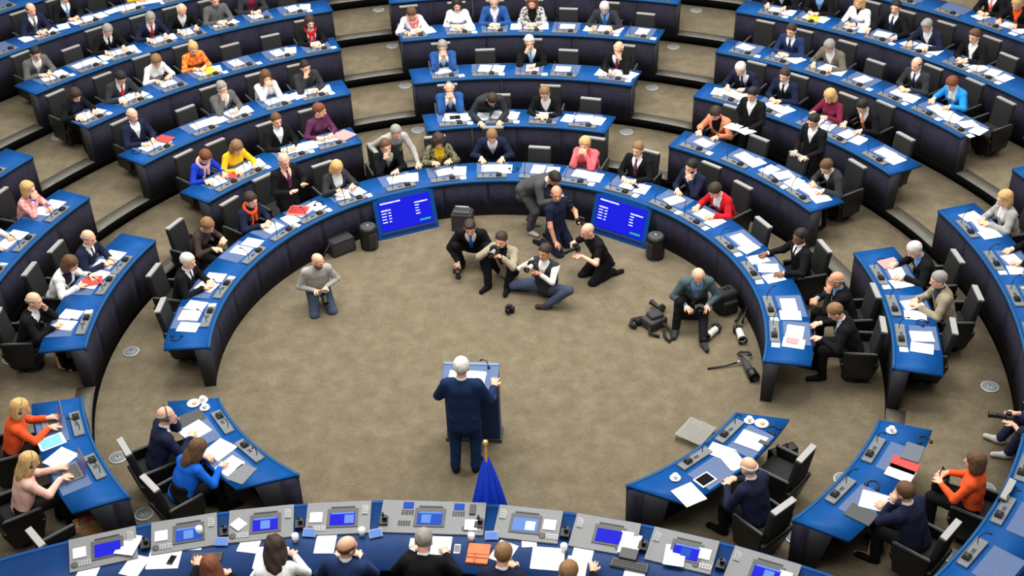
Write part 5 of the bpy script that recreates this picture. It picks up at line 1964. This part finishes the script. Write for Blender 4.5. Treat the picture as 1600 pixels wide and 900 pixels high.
# coloured sheets on the curved desks
for k, r_, t, rz, me, m, lb in ((0, 4.56, -50.2, .6, ME_BIND, PINKP, 'red and white folder before the standing bald man'), (0, 4.56, -50.2, .6, ME_A4, REDP, 'red cover sheet before the standing bald man'),
                                (1, R[1] + .36, -86.0, .4, ME_A4, REDP, 'red sheet under the hand of the woman in white jacket'), (1, R[1] + .38, 77.2, .2, ME_A4, PINKP, 'pink sheet before the white-haired man in black coat'),
                                (1, R[1] + .38, -52.0, .5, ME_A4S, REDP, 'red folder between the blue and the yellow woman'), (1, R[1] + .36, -30.6, .4, ME_BIND, PINKP, 'pink printed sheets beside the woman in purple dress'),
                                (3, R[3] + .38, -40.2, .1, ME_A4, YELP, 'yellow sheet before the woman in floral blouse'), (4, R[4] + .30, 31.0, .2, ME_A4, YELP, 'yellow sheet in the right block fifth row'),
                                (2, R[2] + .40, -53.0, .3, ME_A4, REDP, 'dark red booklet beside the bald man, third row'), (0, R[0] + .36, 95.6, 1.3, ME_CARD, PINKP, 'pink stamped card before the pale blue tie')):
    o = obj('coloured_sheet', me, m, None, pol(r_, t, k * DZ + HD + (.016 if me is not ME_A4 or m is not REDP else .026)), (0, 0, PI - rad(t) + rz))
    tag(o, lb, 'paper', 'coloured sheets on the desks')

# bags and cloths
r = empty('handbag', (-4.70, -4.16, DZ), .5)
tag(r, 'tan leather handbag under the end of the outer left bank', 'bag')
b = B(); b.box((0, 0, .14), (.36, .17, .26), taper=(.9, 1.15)); obj('body', b.mesh('body', .03, 3, True), TAN, r)
for sy in (-.07, .07):
    b = B(); b.tube([(-.1, sy, .25), (-.09, sy, .36), (0, sy, .40), (.09, sy, .36), (.1, sy, .25)], .011, 6); obj('handle', b.mesh('handle'), mat('brown_strap', (96, 60, 40), .5), r)
b = B(); b.box((.05, 0, .28), (.12, .08, .05)); obj('red_pouch', b.mesh('red_pouch', .015, 2, True), REDP, r)
r = empty('handbag', pol(R[1] + 1.05, 119.6, DZ + .56), PI - rad(119.6))
tag(r, 'black handbag on the lap of the woman sitting back', 'bag')
b = B(); b.box((0, .05, .08), (.28, .12, .17), taper=(1, 1.2)); obj('body', b.mesh('body', .025, 2, True), LEATHER, r)
b = B(); b.tube([(-.09, .05, .16), (-.07, .08, .27), (.07, .08, .27), (.09, .05, .16)], .009, 6); obj('handle', b.mesh('handle'), LEATHER, r)
r = empty('briefcase', (4.16, -2.34, 0), .5)
tag(r, 'black briefcase standing under the inner right bank', 'bag')
b = B(); b.box((0, 0, .19), (.40, .16, .36)); obj('body', b.mesh('body', .03, 3, True), LEATHER, r)
b = B(); b.tube([(-.07, 0, .37), (-.05, 0, .43), (.05, 0, .43), (.07, 0, .37)], .01, 6); obj('handle', b.mesh('handle'), LEATHER, r)


def drape(name, p, rz, w_, lens, m, lb):
    V, Q = [], []
    pr = [(-.02 - lens[0], -.10 - lens[0]), (-.075, -.03), (-.05, .02), (0, .035), (.05, .02), (.075, -.03), (.09, -.10 - lens[1])]
    n = 10
    for i in range(n + 1):
        u = i / n - .5
        for y, z in pr:
            V.append((u * w_ + .012 * math.sin(9 * z * 6), y + .012 * math.sin(20 * u + y * 30), z + .008 * math.cos(17 * u)))
    k = len(pr)
    for i in range(n):
        for j in range(k - 1):
            Q.append((i * k + j, i * k + j + 1, (i + 1) * k + j + 1, (i + 1) * k + j))
    me = npmesh(name, V, Q)
    o = obj(name, me, m, None, p, (0, 0, rz))
    so = o.modifiers.new('thickness', 'SOLIDIFY')
    so.thickness = .008
    tag(o, lb, 'scarf', 'cloths on the armchair')
    return o


rz = PI + rad(137)
cp = pol(R[1] + .9, -137.0, DZ)
Rm = Matrix.Rotation(rz, 3, 'Z')
drape('floral_scarf', cp + Rm @ Vector((.26, .02, .665)), rz + PI / 2, .20, (.10, .22), mat('floral_scarf_cloth', (226, 216, 170), .9, c2=(224, 150, 140), scale=18, detail=2), 'pale floral scarf draped over the empty chair, left bank')
drape('grey_scarf', cp + Rm @ Vector((.26, .24, .665)), rz + PI / 2, .16, (.06, .16), mat('grey_scarf_cloth', (170, 176, 168), .9, c2=(90, 110, 96), scale=16, detail=2), 'grey scarf draped over the chair arm, left bank')

r = empty('table_flag', pol(R[2] + .30, 86.0, 2 * DZ + HD), PI - rad(86))
tag(r, 'small red white and blue table flag at right edge', 'flag')
b = B(); b.lathe([(0, 0), (.04, 0), (.04, .012), (0, .016)], n=16); obj('foot', b.mesh('foot'), GOLD, r)
b = B(); b.tube([(0, 0, .01), (0, 0, .26)], .004, 6); obj('pole', b.mesh('pole'), GOLD, r)
b = B(); b.box((.08, 0, .20), (.15, .004, .10)); fc = obj('cloth', b.mesh('cloth'), mat('flag_navy', (20, 40, 120), .8), r)
b = B(); b.box((.08, 0, .20), (.15, .006, .034)); b.box((.08, 0, .20), (.034, .006, .10)); b.box((.08, 0, .20), (.175, .0055, .016), ry=rad(33)); b.box((.08, 0, .20), (.175, .0055, .016), ry=rad(-33)); obj('white_cross', b.mesh('white_cross'), PAPER, fc)
b = B(); b.box((.08, 0, .20), (.15, .008, .018)); b.box((.08, 0, .20), (.018, .008, .10)); obj('red_cross', b.mesh('red_cross'), mat('flag_red', (206, 20, 40), .8), fc)
